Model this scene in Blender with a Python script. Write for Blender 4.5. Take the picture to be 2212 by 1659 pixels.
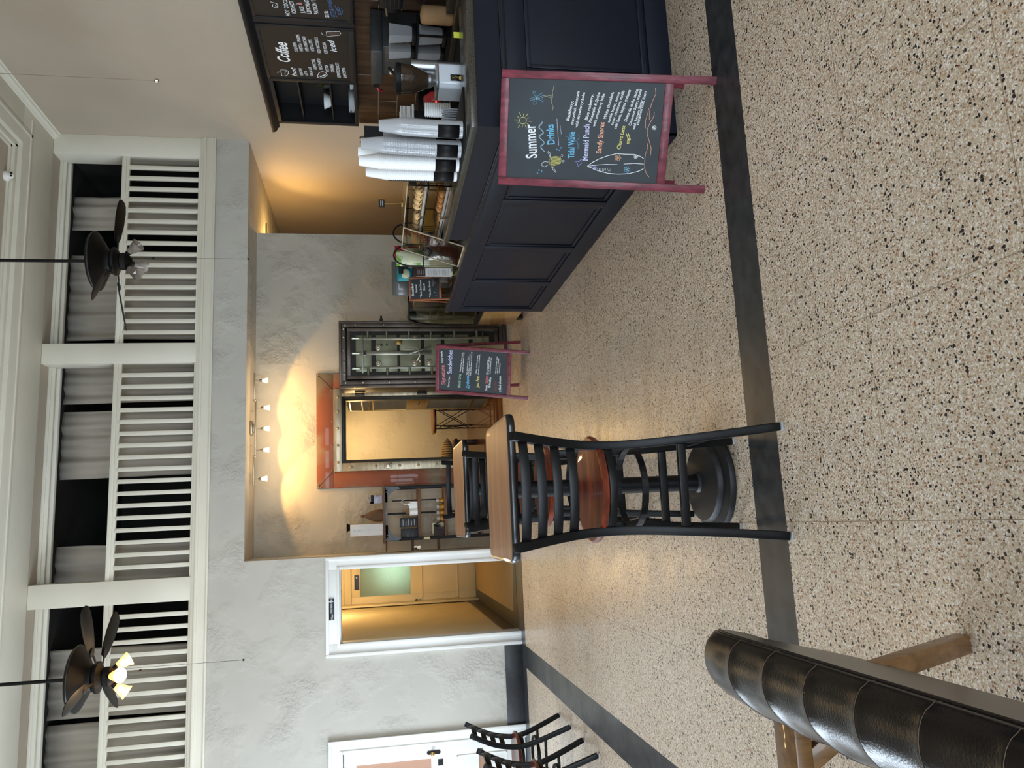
import bpy, bmesh, math, random
from mathutils import Matrix, Vector
random.seed(7)
PI = math.pi
C = bpy.context.scene
col = C.collection
for o in list(bpy.data.objects): bpy.data.objects.remove(o)

# ---------------------------------------------------------------- camera, world, daylight, exposure
cam = bpy.data.cameras.new('camera'); cam_o = bpy.data.objects.new('camera', cam); col.objects.link(cam_o)
YAW, PITCH, ROLL, FPX = -0.175378, 0.174587, -0.0169243, 1682.8
cam.sensor_fit = 'HORIZONTAL'; cam.sensor_width = 36.0; cam.lens = 36.0*FPX/2212; cam.clip_start = .05
_r = Vector((math.cos(YAW), math.sin(YAW), 0)); _f0 = Vector((-math.sin(YAW), math.cos(YAW), 0)); _z = Vector((0, 0, 1))
_f = _f0*math.cos(PITCH) - _z*math.sin(PITCH); _u0 = _z*math.cos(PITCH) + _f0*math.sin(PITCH)
_rr = _r*math.cos(ROLL) + _u0*math.sin(ROLL); _uu = _u0*math.cos(ROLL) - _r*math.sin(ROLL)
# the phone was held sideways: image right is the room's down
cam_o.matrix_world = Matrix(((-_uu.x, _rr.x, -_f.x, 0), (-_uu.y, _rr.y, -_f.y, 0), (-_uu.z, _rr.z, -_f.z, 1.6), (0, 0, 0, 1)))
C.camera = cam_o
C.view_settings.view_transform = 'Standard'; C.view_settings.look = 'None'; C.view_settings.gamma = 1
C.view_settings.use_curve_mapping = False
C.view_settings.exposure = 0.70
C.cycles.max_bounces = 8; C.cycles.diffuse_bounces = 5; C.cycles.glossy_bounces = 4; C.cycles.transmission_bounces = 8; C.cycles.transparent_max_bounces = 24
C.cycles.sample_clamp_indirect = 6.0; C.cycles.caustics_refractive = False; C.cycles.caustics_reflective = False
W = bpy.data.worlds.new('world'); C.world = W; W.use_nodes = True
W.node_tree.nodes['Background'].inputs[0].default_value = (.62, .75, 1, 1); W.node_tree.nodes['Background'].inputs[1].default_value = .25

def area(name, loc, direction, sx, sy, power, color, spread=PI):
    l = bpy.data.lights.new(name, 'AREA'); l.shape = 'RECTANGLE'; l.size = sx; l.size_y = sy; l.energy = power; l.color = color; l.spread = spread
    o = bpy.data.objects.new(name, l); col.objects.link(o); o.location = loc
    o.rotation_euler = Vector(direction).to_track_quat('-Z', 'Y').to_euler(); return o
def point(name, loc, power, color, radius=.03, parent=None):
    l = bpy.data.lights.new(name, 'POINT'); l.energy = power; l.color = color; l.shadow_soft_size = radius
    o = bpy.data.objects.new(name, l); col.objects.link(o); o.location = loc
    if parent: o.parent = parent
    return o
def spot(name, loc, target, power, color, angle, blend=.4, radius=.02):
    l = bpy.data.lights.new(name, 'SPOT'); l.energy = power; l.color = color; l.spot_size = angle; l.spot_blend = blend; l.shadow_soft_size = radius
    o = bpy.data.objects.new(name, l); col.objects.link(o); o.location = loc
    o.rotation_euler = (Vector(target)-Vector(loc)).to_track_quat('-Z', 'Y').to_euler(); return o
DAY = (.74, .87, 1.0); WARM = (1.0, .60, .19); WARM2 = (1.0, .70, .38); WARM3 = (1.0, .66, .28); SPOTC = (1.0, .55, .15)
# daylight through the street windows (left wall and the wall behind the camera)
LEFT_WINDOWS = [(5.2, 8.0), (1.2, 4.0)]      # Y spans, z .5 - 2.9
FRONT_WINDOWS = [(-3.9, -1.9), (-1.5, .5), (1.0, 3.0)]   # X spans, z .5 - 2.9
for a, b in LEFT_WINDOWS: area('window_daylight', (-5.35, (a+b)/2, 1.75), (1, 0, -.12), b-a, 2.4, 230 if a > 5 else 125, DAY)
for a, b in FRONT_WINDOWS: area('window_daylight', ((a+b)/2, -3.35, 1.8), (0, 1, -.05), b-a, 2.4, 115, DAY)

# ---------------------------------------------------------------- materials (all procedural)
def srgb(c):
    if isinstance(c, str): c = tuple(int(c[i:i+2], 16)/255 for i in (0, 2, 4))
    return tuple(x/12.92 if x <= .04045 else ((x+.055)/1.055)**2.4 for x in c) + (1,)
MATS = {}
def mat(name, c, rough=.5, metal=0., n=6., amt=.10, bump=0., bs=60., trans=0., emit=0., ior=1.45, coat=0., alpha=1., c2=None, stretch=None, thr=None, spec=None, ecol=None):
    m = bpy.data.materials.new(name); m.use_nodes = True; MATS[name] = m
    nt = m.node_tree; N = nt.nodes; L = nt.links; p = N['Principled BSDF']
    p.inputs['Roughness'].default_value = rough; p.inputs['Metallic'].default_value = metal; p.inputs['IOR'].default_value = ior
    p.inputs['Transmission Weight'].default_value = trans; p.inputs['Coat Weight'].default_value = coat; p.inputs['Alpha'].default_value = alpha
    if spec is not None: p.inputs['Specular IOR Level'].default_value = spec
    base = srgb(c); tc = N.new('ShaderNodeTexCoord'); mp = N.new('ShaderNodeMapping'); L.new(tc.outputs['Object'], mp.inputs[0])
    if stretch: mp.inputs['Scale'].default_value = stretch
    nz = N.new('ShaderNodeTexNoise'); nz.inputs['Scale'].default_value = n; nz.inputs['Detail'].default_value = 5; L.new(mp.outputs[0], nz.inputs['Vector'])
    rp = N.new('ShaderNodeValToRGB'); L.new(nz.outputs['Fac'], rp.inputs[0])
    d = tuple(x*(1-amt) for x in base[:3])+(1,) if c2 is None else srgb(c2)
    e = tuple(min(1, x*(1+amt)) for x in base[:3])+(1,) if c2 is None else base
    lo, hi = thr or (.3, .7)
    rp.color_ramp.elements[0].position = lo; rp.color_ramp.elements[1].position = hi
    rp.color_ramp.elements[0].color = d; rp.color_ramp.elements[1].color = e
    L.new(rp.outputs[0], p.inputs['Base Color'])
    if bump:
        b = N.new('ShaderNodeBump'); b.inputs['Strength'].default_value = bump; b.inputs['Distance'].default_value = .004
        n2 = N.new('ShaderNodeTexNoise'); n2.inputs['Scale'].default_value = bs; n2.inputs['Detail'].default_value = 4; L.new(mp.outputs[0], n2.inputs['Vector'])
        L.new(n2.outputs['Fac'], b.inputs['Height']); L.new(b.outputs[0], p.inputs['Normal'])
    if emit: p.inputs['Emission Color'].default_value = srgb(ecol or c); p.inputs['Emission Strength'].default_value = emit
    return m
def plaster(name, c, b=.5):
    m = mat(name, c, .75, n=1.6, amt=.05, bump=0)
    N = m.node_tree.nodes; L = m.node_tree.links; p = N['Principled BSDF']; mp = [x for x in N if x.type == 'MAPPING'][0]
    n1 = N.new('ShaderNodeTexNoise'); n1.inputs['Scale'].default_value = 28; n1.inputs['Detail'].default_value = 6; n1.inputs['Roughness'].default_value = .62
    n2 = N.new('ShaderNodeTexNoise'); n2.inputs['Scale'].default_value = 2.2; n2.inputs['Detail'].default_value = 3
    rp = N.new('ShaderNodeValToRGB'); rp.color_ramp.elements[0].position = .48; rp.color_ramp.elements[1].position = .66
    mu = N.new('ShaderNodeMath'); mu.operation = 'MULTIPLY'
    L.new(mp.outputs[0], n1.inputs['Vector']); L.new(mp.outputs[0], n2.inputs['Vector']); L.new(n2.outputs['Fac'], rp.inputs[0])
    L.new(n1.outputs['Fac'], mu.inputs[0]); L.new(rp.outputs[0], mu.inputs[1])
    bm_ = N.new('ShaderNodeBump'); bm_.inputs['Strength'].default_value = b; bm_.inputs['Distance'].default_value = .02
    L.new(mu.outputs[0], bm_.inputs['Height']); L.new(bm_.outputs[0], p.inputs['Normal']); return m
def wood(name, c, c2, rough=.35, scale=5., axis=0, coat=.2):
    st = [7, 7, 7]; st[axis] = .7
    return mat(name, c, rough, n=scale, c2=c2, stretch=tuple(st), coat=coat, thr=(.35, .65), bump=.12, bs=30)
plaster('wall_paint', 'b8b5ac', 1.0); plaster('vault_paint', 'aca79a', 1.3)
mat('upper_paint', 'b2a694', .8, n=1.5, amt=.04, bump=.25, bs=180)
mat('white_trim', 'e4e2da', .42, n=3, amt=.03); mat('gallery_trim', 'dedacb', .5, n=2, amt=.04)
mat('door_white', 'e6e7e4', .35, n=3, amt=.03); mat('gallery_shade', '2c2b28', .9)
mat('curtain', 'b7afa2', .95, n=3, amt=.08, stretch=(6, 6, .6)); mat('dark_slab', '28292b', .35, n=22, amt=.25, bump=.1)
mat('cream_door', 'd9cfae', .45, n=2, amt=.04); mat('vestibule_paint', 'd8cca8', .7, n=2, amt=.05, bump=.1)
mat('frost', 'b9c8bd', .6, trans=.75, n=120, amt=.15, bump=.6, bs=160); mat('amber_frost', 'b48a72', .45, n=140, amt=.12, bump=.6, bs=170)
mat('black_metal', '0a0b0d', .38, n=30, amt=.25, bump=.08, bs=200, coat=.0, spec=.28); mat('satin_black', '0e0f11', .5, n=20, amt=.2, spec=.3); mat('bronze', '0b0a08', .55, metal=0., spec=.3, n=12, amt=.2)
mat('base_iron', '1b1c1e', .5, n=9, amt=.3, bump=.2, bs=80); mat('nylon', 'a9abad', .4)
wood('seat_wood', '803217', '4c1c0f', .34, 4, 0, .15); wood('table_wood', 'a9764f', '8c5d40', .42, 2.2, 0, .05); mat('table_edge', '101114', .3, n=9, amt=.1, coat=.3)
wood('board_frame', '7c3340', '5a202b', .45, 6, 2, .1); mat('chalkboard', '20262a', .6, n=3.5, amt=.0, c2='2f363b', thr=(.45, .8)); mat('mdf', '9a8666', .7, n=60, amt=.08)
mat('counter_navy', '0d1320', .45, n=3, amt=.10, spec=.35); mat('granite', '191815', .25, n=160, amt=.0, c2='3a372f', thr=(.56, .64), coat=.15)
mat('cabinet_black', '0f0f12', .55, n=5, amt=.15); mat('menu_board', '0f0c0a', .55, n=6, amt=.0, c2='1b130e', thr=(.4, .75))
wood('splash_wood', '4d3520', '2b1c11', .45, 3, 2, .1); mat('grout', '8d8474', .8); mat('steel', '9da1a5', .32, metal=.9, n=30, amt=.08, stretch=(1, 1, 12)); mat('steel_dark', '4d4f50', .42, metal=.6, n=20, amt=.1)
mat('appliance_white', 'c9d0d8', .3, n=4, amt=.03, coat=.3); mat('smoke_plastic', '5b4a3b', .12, trans=.6, n=6, amt=.25); mat('clear_plastic', 'eef2f6', .1, trans=.7, ior=1.3, n=4, amt=.02)
mat('acrylic_edge', 'b7a98e', .3); mat('acrylic', 'f4f1ea', .03, trans=1., ior=1.12, n=4, amt=.01); mat('case_glass', 'e8efe9', .02, trans=1., ior=1.12, n=4, amt=.01); mat('cup_white', 'eceded', .45, n=5, amt=.02)
mat('cup_clear', 'f6f9ff', .12, trans=.6, ior=1.4, n=5, amt=.03); mat('paper', 'dcdad6', .8, n=8, amt=.05); mat('kraft', '5f4630', .85, n=12, amt=.15, bump=.4, bs=25)
mat('leather', '110c0a', .25, n=14, amt=.22, bump=.18, bs=220, spec=.38); mat('thread', '5b4a3c', .7); wood('oak_leg', '86623a', '6a4a28', .4, 5, 2, .2)
mat('rust_steel', '7a4226', .55, metal=.1, n=1.9, c2='75674f', thr=(.40, .50), bump=.15, bs=60, coat=.2); mat('brushed_steel', 'a09680', .36, metal=.7, n=4, amt=.25, stretch=(1, 1, 8)); mat('rivet', 'b3a283', .3, metal=.8)
mat('vault_frame', '473a33', .42, metal=.6, n=5, c2='6d645c', thr=(.3, .75)); mat('vault_plate', '7e7f68', .4, metal=.35, n=6, amt=.18); mat('vault_dark', '25241f', .45, metal=.5, n=7, amt=.25); mat('vault_bar', '8b897a', .3, metal=.8, n=8, amt=.2)
mat('brass', '8f7240', .3, metal=.9, n=8, amt=.15); mat('nickel', 'a79a85', .3, metal=.9, n=8, amt=.1); mat('gate_steel', '8f8672', .35, metal=.8, n=8, amt=.2)
wood('vault_floor', '7c4a1c', '56300f', .25, 5, 0, .5); wood('rustic', '6d4a31', '43301f', .6, 6, 0, 0); wood('bench_wood', '4a2b1a', '2c180e', .4, 5, 0, .1)
mat('zinc', '55585a', .5, metal=.4, n=7, amt=.3); mat('fabric_stripe', 'a58c66', .9)
mat('lamp_glass', 'fff0d0', .4, emit=22., ecol='ffc878'); mat('lamp_frost', 'ffe9c0', .4, emit=3., ecol='ffcf88'); mat('fan_glass_lit', 'ffe9c4', .25, trans=.5, emit=1.1, ecol='ffb650'); mat('bulb', 'fff3d8', .3, emit=30., ecol='ffcf86'); mat('fan_glass', 'b9ada0', .2, trans=.55, n=30, amt=.3)
mat('bulb_off', 'd8d4cc', .2); mat('red_plastic', '9c1220', .35); mat('red_led', 'ff3020', .3, emit=8.); mat('gold_ink', 'd8bd62', .5); mat('yellow_tag', 'c9cf45', .6); mat('plate_white', 'dfe3e4', .25, coat=.4)
mat('green_leaf', '3f4a1c', .6, n=20, amt=.4); mat('bread', 'b87a40', .7, n=40, amt=.3, bump=.6, bs=60); mat('muffin', 'dcb47a', .8, n=60, c2='5b3a22', thr=(.38, .45), bump=.8, bs=70); mat('cookie', 'd0a060', .8, n=60, c2='8a5a2c', thr=(.4, .6), bump=.6)  # pastry tones raised in place of warm light over the case
mat('choc', '3a2118', .6, n=40, amt=.3, bump=.5); mat('tray', 'b9b3aa', .3, metal=.3); mat('foil', 'a2a2a6', .22, metal=.8, n=40, amt=.3, bump=1., bs=45); mat('teal', '1f8a94', .5); mat('bag_green', '6aa52c', .5, n=8, c2='d9dcc0', thr=(.5, .55)); mat('bag_red', 'a3202f', .5)
mat('bag_cream', 'd6d6b4', .6, n=14, amt=.08); wood('orange_wood', 'a4623c', '7f4528', .45, 6, 2, .1); mat('maroon_bag', '2d1b20', .6); mat('wax', 'e3e3df', .5); mat('amber_glass', 'c98a1e', .1, trans=.5); mat('card_black', '15161a', .5)
mat('clear_bag', 'b7b2bd', .25, trans=.35, n=25, amt=.3, bump=.8, bs=30); mat('case_wood', '9a7442', .25, n=3, amt=.15, coat=.4); mat('gold_reflection', 'c39a4e', .3, n=2, amt=.2); mat('rubber', '0e0e0f', .6)
mat('seam', '8a7c6a', .6); mat('plug', '08080a', .55, spec=.3); mat('screen_gray', '4b4c49', .3, n=3, amt=.1, coat=.3); mat('patch', 'd9d2a8', .7); mat('tan_paper', 'a8845c', .7); mat('sign_black', '0c0d10', .25, coat=.5); mat('sign_ink', 'c9ccd0', .5)
INK = dict(w='dfe3e6', b='6db4d8', l='c3c6e4', o='e0a78c', y='d8cf7c', g='b9b36a', t='c9bca0', p='9a96d2', r='c77a80', u='8fb9a0', n='6b4a3a', W='f2f2f0', k='5d4330', B='4a6a90')
for k, v in INK.items(): mat('chalk_'+{'W': 'bright', 'B': 'navy'}.get(k, k), v, .9, n=90, amt=.12)
def M(k): return MATS[k]
def ink(k): return MATS['chalk_'+{'W': 'bright', 'B': 'navy'}.get(k, k)]

# striped bolster cloth
def stripes(m, ca, cb, freq, axis=2):
    N = m.node_tree.nodes; L = m.node_tree.links; w = N.new('ShaderNodeTexWave'); w.bands_direction = 'XYZ'[axis]; w.inputs['Scale'].default_value = freq; w.inputs['Distortion'].default_value = .6
    tc = N.new('ShaderNodeTexCoord'); L.new(tc.outputs['Object'], w.inputs['Vector'])
    r = N.new('ShaderNodeValToRGB'); r.color_ramp.elements[0].color = srgb(ca); r.color_ramp.elements[1].color = srgb(cb); r.color_ramp.elements[0].position = .35; r.color_ramp.elements[1].position = .5
    L.new(w.outputs['Fac'], r.inputs[0]); L.new(r.outputs[0], N['Principled BSDF'].inputs['Base Color'])
stripes(M('fabric_stripe'), '6a4c32', 'c0a678', 9, 0)

# terrazzo with black slab borders and brass joints, all set in world metres
def terrazzo():
    m = bpy.data.materials.new('terrazzo'); m.use_nodes = True; nt = m.node_tree; N = nt.nodes; L = nt.links; p = N['Principled BSDF']
    tc = N.new('ShaderNodeTexCoord'); P0 = tc.outputs['Object']; wn = N.new('ShaderNodeTexNoise'); wn.inputs['Scale'].default_value = 150; wn.inputs['Detail'].default_value = 1; L.new(P0, wn.inputs['Vector'])
    vm = N.new('ShaderNodeVectorMath'); vm.operation = 'MULTIPLY_ADD'; L.new(wn.outputs['Color'], vm.inputs[0]); vm.inputs[1].default_value = (.011, .011, 0); L.new(P0, vm.inputs[2]); P = vm.outputs[0]
    def ramp(src, stops, const=False):
        r = N.new('ShaderNodeValToRGB'); cr = r.color_ramp
        if const: cr.interpolation = 'CONSTANT'
        while len(cr.elements) < len(stops): cr.elements.new(.5)
        for e, (t, c) in zip(cr.elements, stops): e.position = t; e.color = srgb(c) if isinstance(c, str) else c
        L.new(src, r.inputs[0]); return r.outputs[0]
    def math_(op, a, b=None):
        x = N.new('ShaderNodeMath'); x.operation = op
        for i, v in enumerate((a, b)):
            if v is None: continue
            if isinstance(v, (int, float)): x.inputs[i].default_value = v
            else: L.new(v, x.inputs[i])
        return x.outputs[0]
    def mix(f, a, b):
        x = N.new('ShaderNodeMix'); x.data_type = 'RGBA'
        for i, v in ((0, f), (6, a), (7, b)):
            if isinstance(v, (int, float)): x.inputs[i].default_value = v
            elif isinstance(v, str): x.inputs[i].default_value = srgb(v)
            else: L.new(v, x.inputs[i])
        return x.outputs[2]
    def vor(scale, rnd=1.0):
        v = N.new('ShaderNodeTexVoronoi'); v.inputs['Scale'].default_value = scale; v.inputs['Randomness'].default_value = rnd; v.voronoi_dimensions = '2D'; L.new(P, v.inputs['Vector'])
        s = N.new('ShaderNodeSeparateColor'); L.new(v.outputs['Color'], s.inputs[0]); return v.outputs['Distance'], s.outputs[0], s.outputs[1]
    nz = N.new('ShaderNodeTexNoise'); nz.inputs['Scale'].default_value = .9; nz.inputs['Detail'].default_value = 4; L.new(P, nz.inputs['Vector'])
    ground = ramp(nz.outputs['Fac'], [(.3, 'bfae98'), (.7, 'd3c3af')])
    d1, r1, g1 = vor(190)
    chips = ramp(r1, [(0, 'a8947c'), (.16, 'c4b5a0'), (.36, 'e4d7c8'), (.52, 'c0aa91'), (.66, 'd8c8b3'), (.80, 'ab8460'), (.85, 'e6e1d6'), (.96, '7b6a59')], True)
    c1 = mix(math_('LESS_THAN', d1, .46), ground, chips)
    d2, r2, g2 = vor(105)
    chips2 = ramp(g2, [(0, '8a5a40'), (.28, 'b0946c'), (.5, 'e6e2da'), (.78, '9a7f66')], True)
    c2_ = mix(math_('MULTIPLY', math_('LESS_THAN', d2, .34), math_('GREATER_THAN', r2, .70)), c1, chips2)
    d3, r3, g3 = vor(86)
    sz = math_('ADD', math_('MULTIPLY', math_('MULTIPLY', g3, g3), .40), .15)
    c3 = mix(math_('MULTIPLY', math_('LESS_THAN', d3, sz), math_('GREATER_THAN', r3, .77)), c2_, '1f1d1e')
    sep = N.new('ShaderNodeSeparateXYZ'); L.new(P0, sep.inputs[0]); X, Y = sep.outputs[0], sep.outputs[1]
    jx = math_('LESS_THAN', math_('ABSOLUTE', math_('SUBTRACT', math_('MODULO', math_('ADD', X, 66.31+.33), .6625), .33125)), .0016)
    jy = math_('LESS_THAN', math_('ABSOLUTE', math_('SUBTRACT', math_('MODULO', math_('ADD', Y, 33.125-2.255+.33125+6.625), .6625), .33125)), .0016)
    c4 = mix(math_('MULTIPLY', math_('MAXIMUM', jx, jy), .75), c3, '7d684e')
    def band(v, a, b): return math_('MULTIPLY', math_('GREATER_THAN', v, a), math_('LESS_THAN', v, b))
    bands = math_('MAXIMUM', band(Y, 2.913, 3.162), math_('MAXIMUM', math_('MULTIPLY', band(X, -1.615, -1.375), math_('LESS_THAN', Y, 9.0)), math_('MULTIPLY', math_('GREATER_THAN', Y, 8.86), math_('LESS_THAN', X, -.31))))
    n3 = N.new('ShaderNodeTexNoise'); n3.inputs['Scale'].default_value = 14; n3.inputs['Detail'].default_value = 6; L.new(P, n3.inputs['Vector'])
    slab = ramp(n3.outputs['Fac'], [(.3, '242527'), (.72, '3d3f41')])
    c5 = mix(bands, c4, slab); L.new(c5, p.inputs['Base Color'])
    n4 = N.new('ShaderNodeTexNoise'); n4.inputs['Scale'].default_value = 3; n4.inputs['Detail'].default_value = 5; L.new(P, n4.inputs['Vector'])
    rr = ramp(n4.outputs['Fac'], [(.3, (.26, .26, .26, 1)), (.75, (.42, .42, .42, 1))]); L.new(rr, p.inputs['Roughness'])
    p.inputs['Specular IOR Level'].default_value = .5
    return m
MATS['terrazzo'] = terrazzo()

# ---------------------------------------------------------------- mesh building
class MB:
    def __init__(s): s.v = []; s.f = []; s.m = []; s.mats = []
    def mi(s, m):
        if m not in s.mats: s.mats.append(m)
        return s.mats.index(m)
    def add(s, vs, fs, m=None):
        k = len(s.v); s.v += [Vector(v) for v in vs]; s.f += [tuple(i+k for i in f) for f in fs]; s.m += [s.mi(m) if m else 0]*len(fs); return s
    def xf(s, mx, k=0):
        for i in range(k, len(s.v)): s.v[i] = mx @ s.v[i]
        return s
    def box(s, x0, x1, y0, y1, z0, z1, m=None):
        return s.add([(x, y, z) for x in (x0, x1) for y in (y0, y1) for z in (z0, z1)], [(0, 1, 3, 2), (4, 6, 7, 5), (0, 4, 5, 1), (2, 3, 7, 6), (0, 2, 6, 4), (1, 5, 7, 3)], m)
    def bar(s, p, q, w, h=None, up=(0, 0, 1), m=None):
        h = w if h is None else h; p = Vector(p); q = Vector(q); d = (q-p); L_ = d.length; d.normalize(); up = Vector(up)
        if abs(d.dot(up)) > .98: up = Vector((0, 1, 0))
        x = d.cross(up).normalized(); z = x.cross(d)
        vs = [c + x*a*w/2 + z*b*h/2 for c in (p, q) for a, b in ((-1, -1), (1, -1), (1, 1), (-1, 1))]
        return s.add(vs, [(3, 2, 1, 0), (4, 5, 6, 7)]+[(i, (i+1) % 4, 4+(i+1) % 4, 4+i) for i in range(4)], m)
    def path(s, pts, w, h=None, up=(0, 0, 1), m=None):     # rectangular section swept along a polyline
        h = w if h is None else h; P_ = [Vector(p) for p in pts]; up = Vector(up); rings = []
        for i, p in enumerate(P_):
            d = (P_[min(i+1, len(P_)-1)]-P_[max(i-1, 0)]).normalized(); x = d.cross(up)
            x = x.normalized() if x.length > 1e-4 else Vector((1, 0, 0)); z = x.cross(d)
            rings.append([p+x*a*w/2+z*b*h/2 for a, b in ((-1, -1), (1, -1), (1, 1), (-1, 1))])
        vs = [v for r in rings for v in r]; n = len(rings)
        fs = [(3, 2, 1, 0), tuple(4*(n-1)+i for i in range(4))]
        for k in range(n-1): fs += [(4*k+i, 4*k+(i+1) % 4, 4*k+4+(i+1) % 4, 4*k+4+i) for i in range(4)]
        return s.add(vs, fs, m)
    def tube(s, pts, r, n=8, m=None, closed=False, r2=None):
        P_ = [Vector(p) for p in pts]; K = len(P_); vs = []; fs = []; ref = Vector((.13, .21, .97)).normalized()
        for i, p in enumerate(P_):
            a = P_[(i-1) % K] if closed else P_[max(i-1, 0)]; b = P_[(i+1) % K] if closed else P_[min(i+1, K-1)]
            d = (b-a).normalized(); x = d.cross(ref).normalized(); y = d.cross(x); rad = r if r2 is None else r+(r2-r)*i/(K-1)
            vs += [p+(x*math.cos(t)+y*math.sin(t))*rad for t in [2*PI*j/n for j in range(n)]]
        for i in range(K if closed else K-1):
            a, b = i*n, ((i+1) % K)*n
            fs += [(a+j, a+(j+1) % n, b+(j+1) % n, b+j) for j in range(n)]
        if not closed: fs += [tuple(range(n-1, -1, -1)), tuple((K-1)*n+j for j in range(n))]
        return s.add(vs, fs, m)
    def cyl(s, p, q, r, n=16, m=None, r2=None): return s.tube([p, q], r, n, m, r2=r2)
    def lathe(s, prof, c=(0, 0, 0), n=24, m=None, axis='z', sq=1.0):    # prof: (radius, height)
        vs = []; fs = []
        for r, h in prof:
            for j in range(n):
                t = 2*PI*j/n; a, b = r*math.cos(t), r*math.sin(t)*sq
                vs.append(Vector(c)+(Vector((a, b, h)) if axis == 'z' else Vector((a, h, b)) if axis == 'y' else Vector((h, a, b))))
        for i in range(len(prof)-1): fs += [(i*n+j, i*n+(j+1) % n, (i+1)*n+(j+1) % n, (i+1)*n+j) for j in range(n)]
        if prof[0][0] > 1e-5: fs.append(tuple(range(n-1, -1, -1)))
        if prof[-1][0] > 1e-5: fs.append(tuple((len(prof)-1)*n+j for j in range(n)))
        return s.add(vs, fs, m)
    def prism(s, poly, a, b, plane='xy', m=None):       # poly extruded between a and b on the third axis
        def P3(u, v, w): return (u, v, w) if plane == 'xy' else (u, w, v) if plane == 'xz' else (w, u, v)
        n = len(poly); vs = [P3(u, v, a) for u, v in poly]+[P3(u, v, b) for u, v in poly]
        return s.add(vs, [tuple(range(n-1, -1, -1)), tuple(range(n, 2*n))]+[(i, (i+1) % n, n+(i+1) % n, n+i) for i in range(n)], m)
    def grid(s, P_, m=None, closed_u=False):             # P_[i][j] points
        a, b = len(P_), len(P_[0]); vs = [p for r in P_ for p in r]; fs = []
        for i in range(a-1 if not closed_u else a):
            for j in range(b-1): fs.append((i*b+j, i*b+j+1, ((i+1) % a)*b+j+1, ((i+1) % a)*b+j))
        return s.add(vs, fs, m)
    def ball(s, c, r, n=12, m=None, sc=(1, 1, 1)):
        k = len(s.v); s.lathe([(max(r*math.sin(PI*i/(n//2+1)), 1e-6 if i in (0, n//2+1) else 0), -r*math.cos(PI*i/(n//2+1))) for i in range(n//2+2)], (0, 0, 0), n, m)
        for i in range(k, len(s.v)): v = s.v[i]; s.v[i] = Vector((v.x*sc[0], v.y*sc[1], v.z*sc[2]))+Vector(c)
        return s
    def build(s, name, m=None, parent=None, bevel=0., smooth=True, seg=2, solid=0., weld=False):
        me = bpy.data.meshes.new(name); me.from_pydata(s.v, [], s.f)
        if m: me.materials.append(M(m) if isinstance(m, str) else m)
        else:
            for x in s.mats: me.materials.append(M(x) if isinstance(x, str) else x)
            me.polygons.foreach_set('material_index', s.m)
        b = bmesh.new(); b.from_mesh(me); bmesh.ops.remove_doubles(b, verts=b.verts, dist=2e-5) if weld else None; bmesh.ops.recalc_face_normals(b, faces=b.faces)
        if bevel:
            es = [e for e in b.edges if len(e.link_faces) == 2 and e.calc_face_angle(0) > .6]
            bmesh.ops.bevel(b, geom=es, offset=bevel, segments=seg, profile=.5, affect='EDGES', clamp_overlap=True)
        if smooth:
            for f in b.faces: f.smooth = True
            for e in b.edges:
                if len(e.link_faces) == 2 and e.calc_face_angle(0) > .62: e.smooth = False
        b.to_mesh(me); b.free()
        o = bpy.data.objects.new(name, me); col.objects.link(o)
        if parent: o.parent = parent
        if solid: md = o.modifiers.new('thickness', 'SOLIDIFY'); md.thickness = solid
        return o
def tag(o, label=None, cat=None, group=None, kind=None):
    if label: o['label'] = label
    if cat: o['category'] = cat
    if group: o['group'] = group
    if kind: o['kind'] = kind
    return o
def thing(name, label, cat, loc=(0, 0, 0), rz=0, group=None):
    o = bpy.data.objects.new(name, None); col.objects.link(o); o.location = loc; o.rotation_euler = (0, 0, rz); o.empty_display_size = .05
    return tag(o, label, cat, group)
def struct(name, mb, m=None, bevel=0., parent=None): 
    o = mb.build(name, m, parent, bevel)
    if not parent: o['kind'] = 'structure'
    return o
def copy_tree(o, parent=None):
    c = o.copy(); col.objects.link(c)
    if parent: c.parent = parent
    for ch in list(o.children): copy_tree(ch, c)
    return c
def B(*a): return MB().box(*a)
def T3(x, y, z): return Matrix.Translation((x, y, z))
def RX(a): return Matrix.Rotation(a, 4, 'X')
def RZ(a): return Matrix.Rotation(a, 4, 'Z')
def RY(a): return Matrix.Rotation(a, 4, 'Y')

_tc = {}
def glyphs(txt, shear=0.):
    k = (txt, shear)
    if k not in _tc:
        cu = bpy.data.curves.new('t', 'FONT'); cu.body = txt; cu.size = 1; cu.shear = shear; cu.resolution_u = 3; cu.offset = .018
        o = bpy.data.objects.new('t', cu); col.objects.link(o); dg = bpy.context.evaluated_depsgraph_get(); me = o.evaluated_get(dg).to_mesh()
        vs = [v.co.copy() for v in me.vertices]; fs = [tuple(p.vertices) for p in me.polygons]
        o.evaluated_get(dg).to_mesh_clear(); bpy.data.objects.remove(o); bpy.data.curves.remove(cu)
        x0 = min(v.x for v in vs); x1 = max(v.x for v in vs); _tc[k] = ([Vector((v.x-x0, v.y, 0)) for v in vs], fs, x1-x0)
    return _tc[k]
def write(mb, txt, a, b, h, m, shear=0.):      # text from point a to point b on a plane (s, t); h = capital height
    vs, fs, w = glyphs(txt, shear); d = Vector((b[0]-a[0], b[1]-a[1])); L_ = d.length; d.normalize(); n = Vector((-d.y, d.x)); sx = L_/w; sy = h/.70
    mb.add([Vector((a[0]+d.x*v.x*sx+n.x*v.y*sy, a[1]+d.y*v.x*sx+n.y*v.y*sy, 0)) for v in vs], fs, m)
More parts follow.
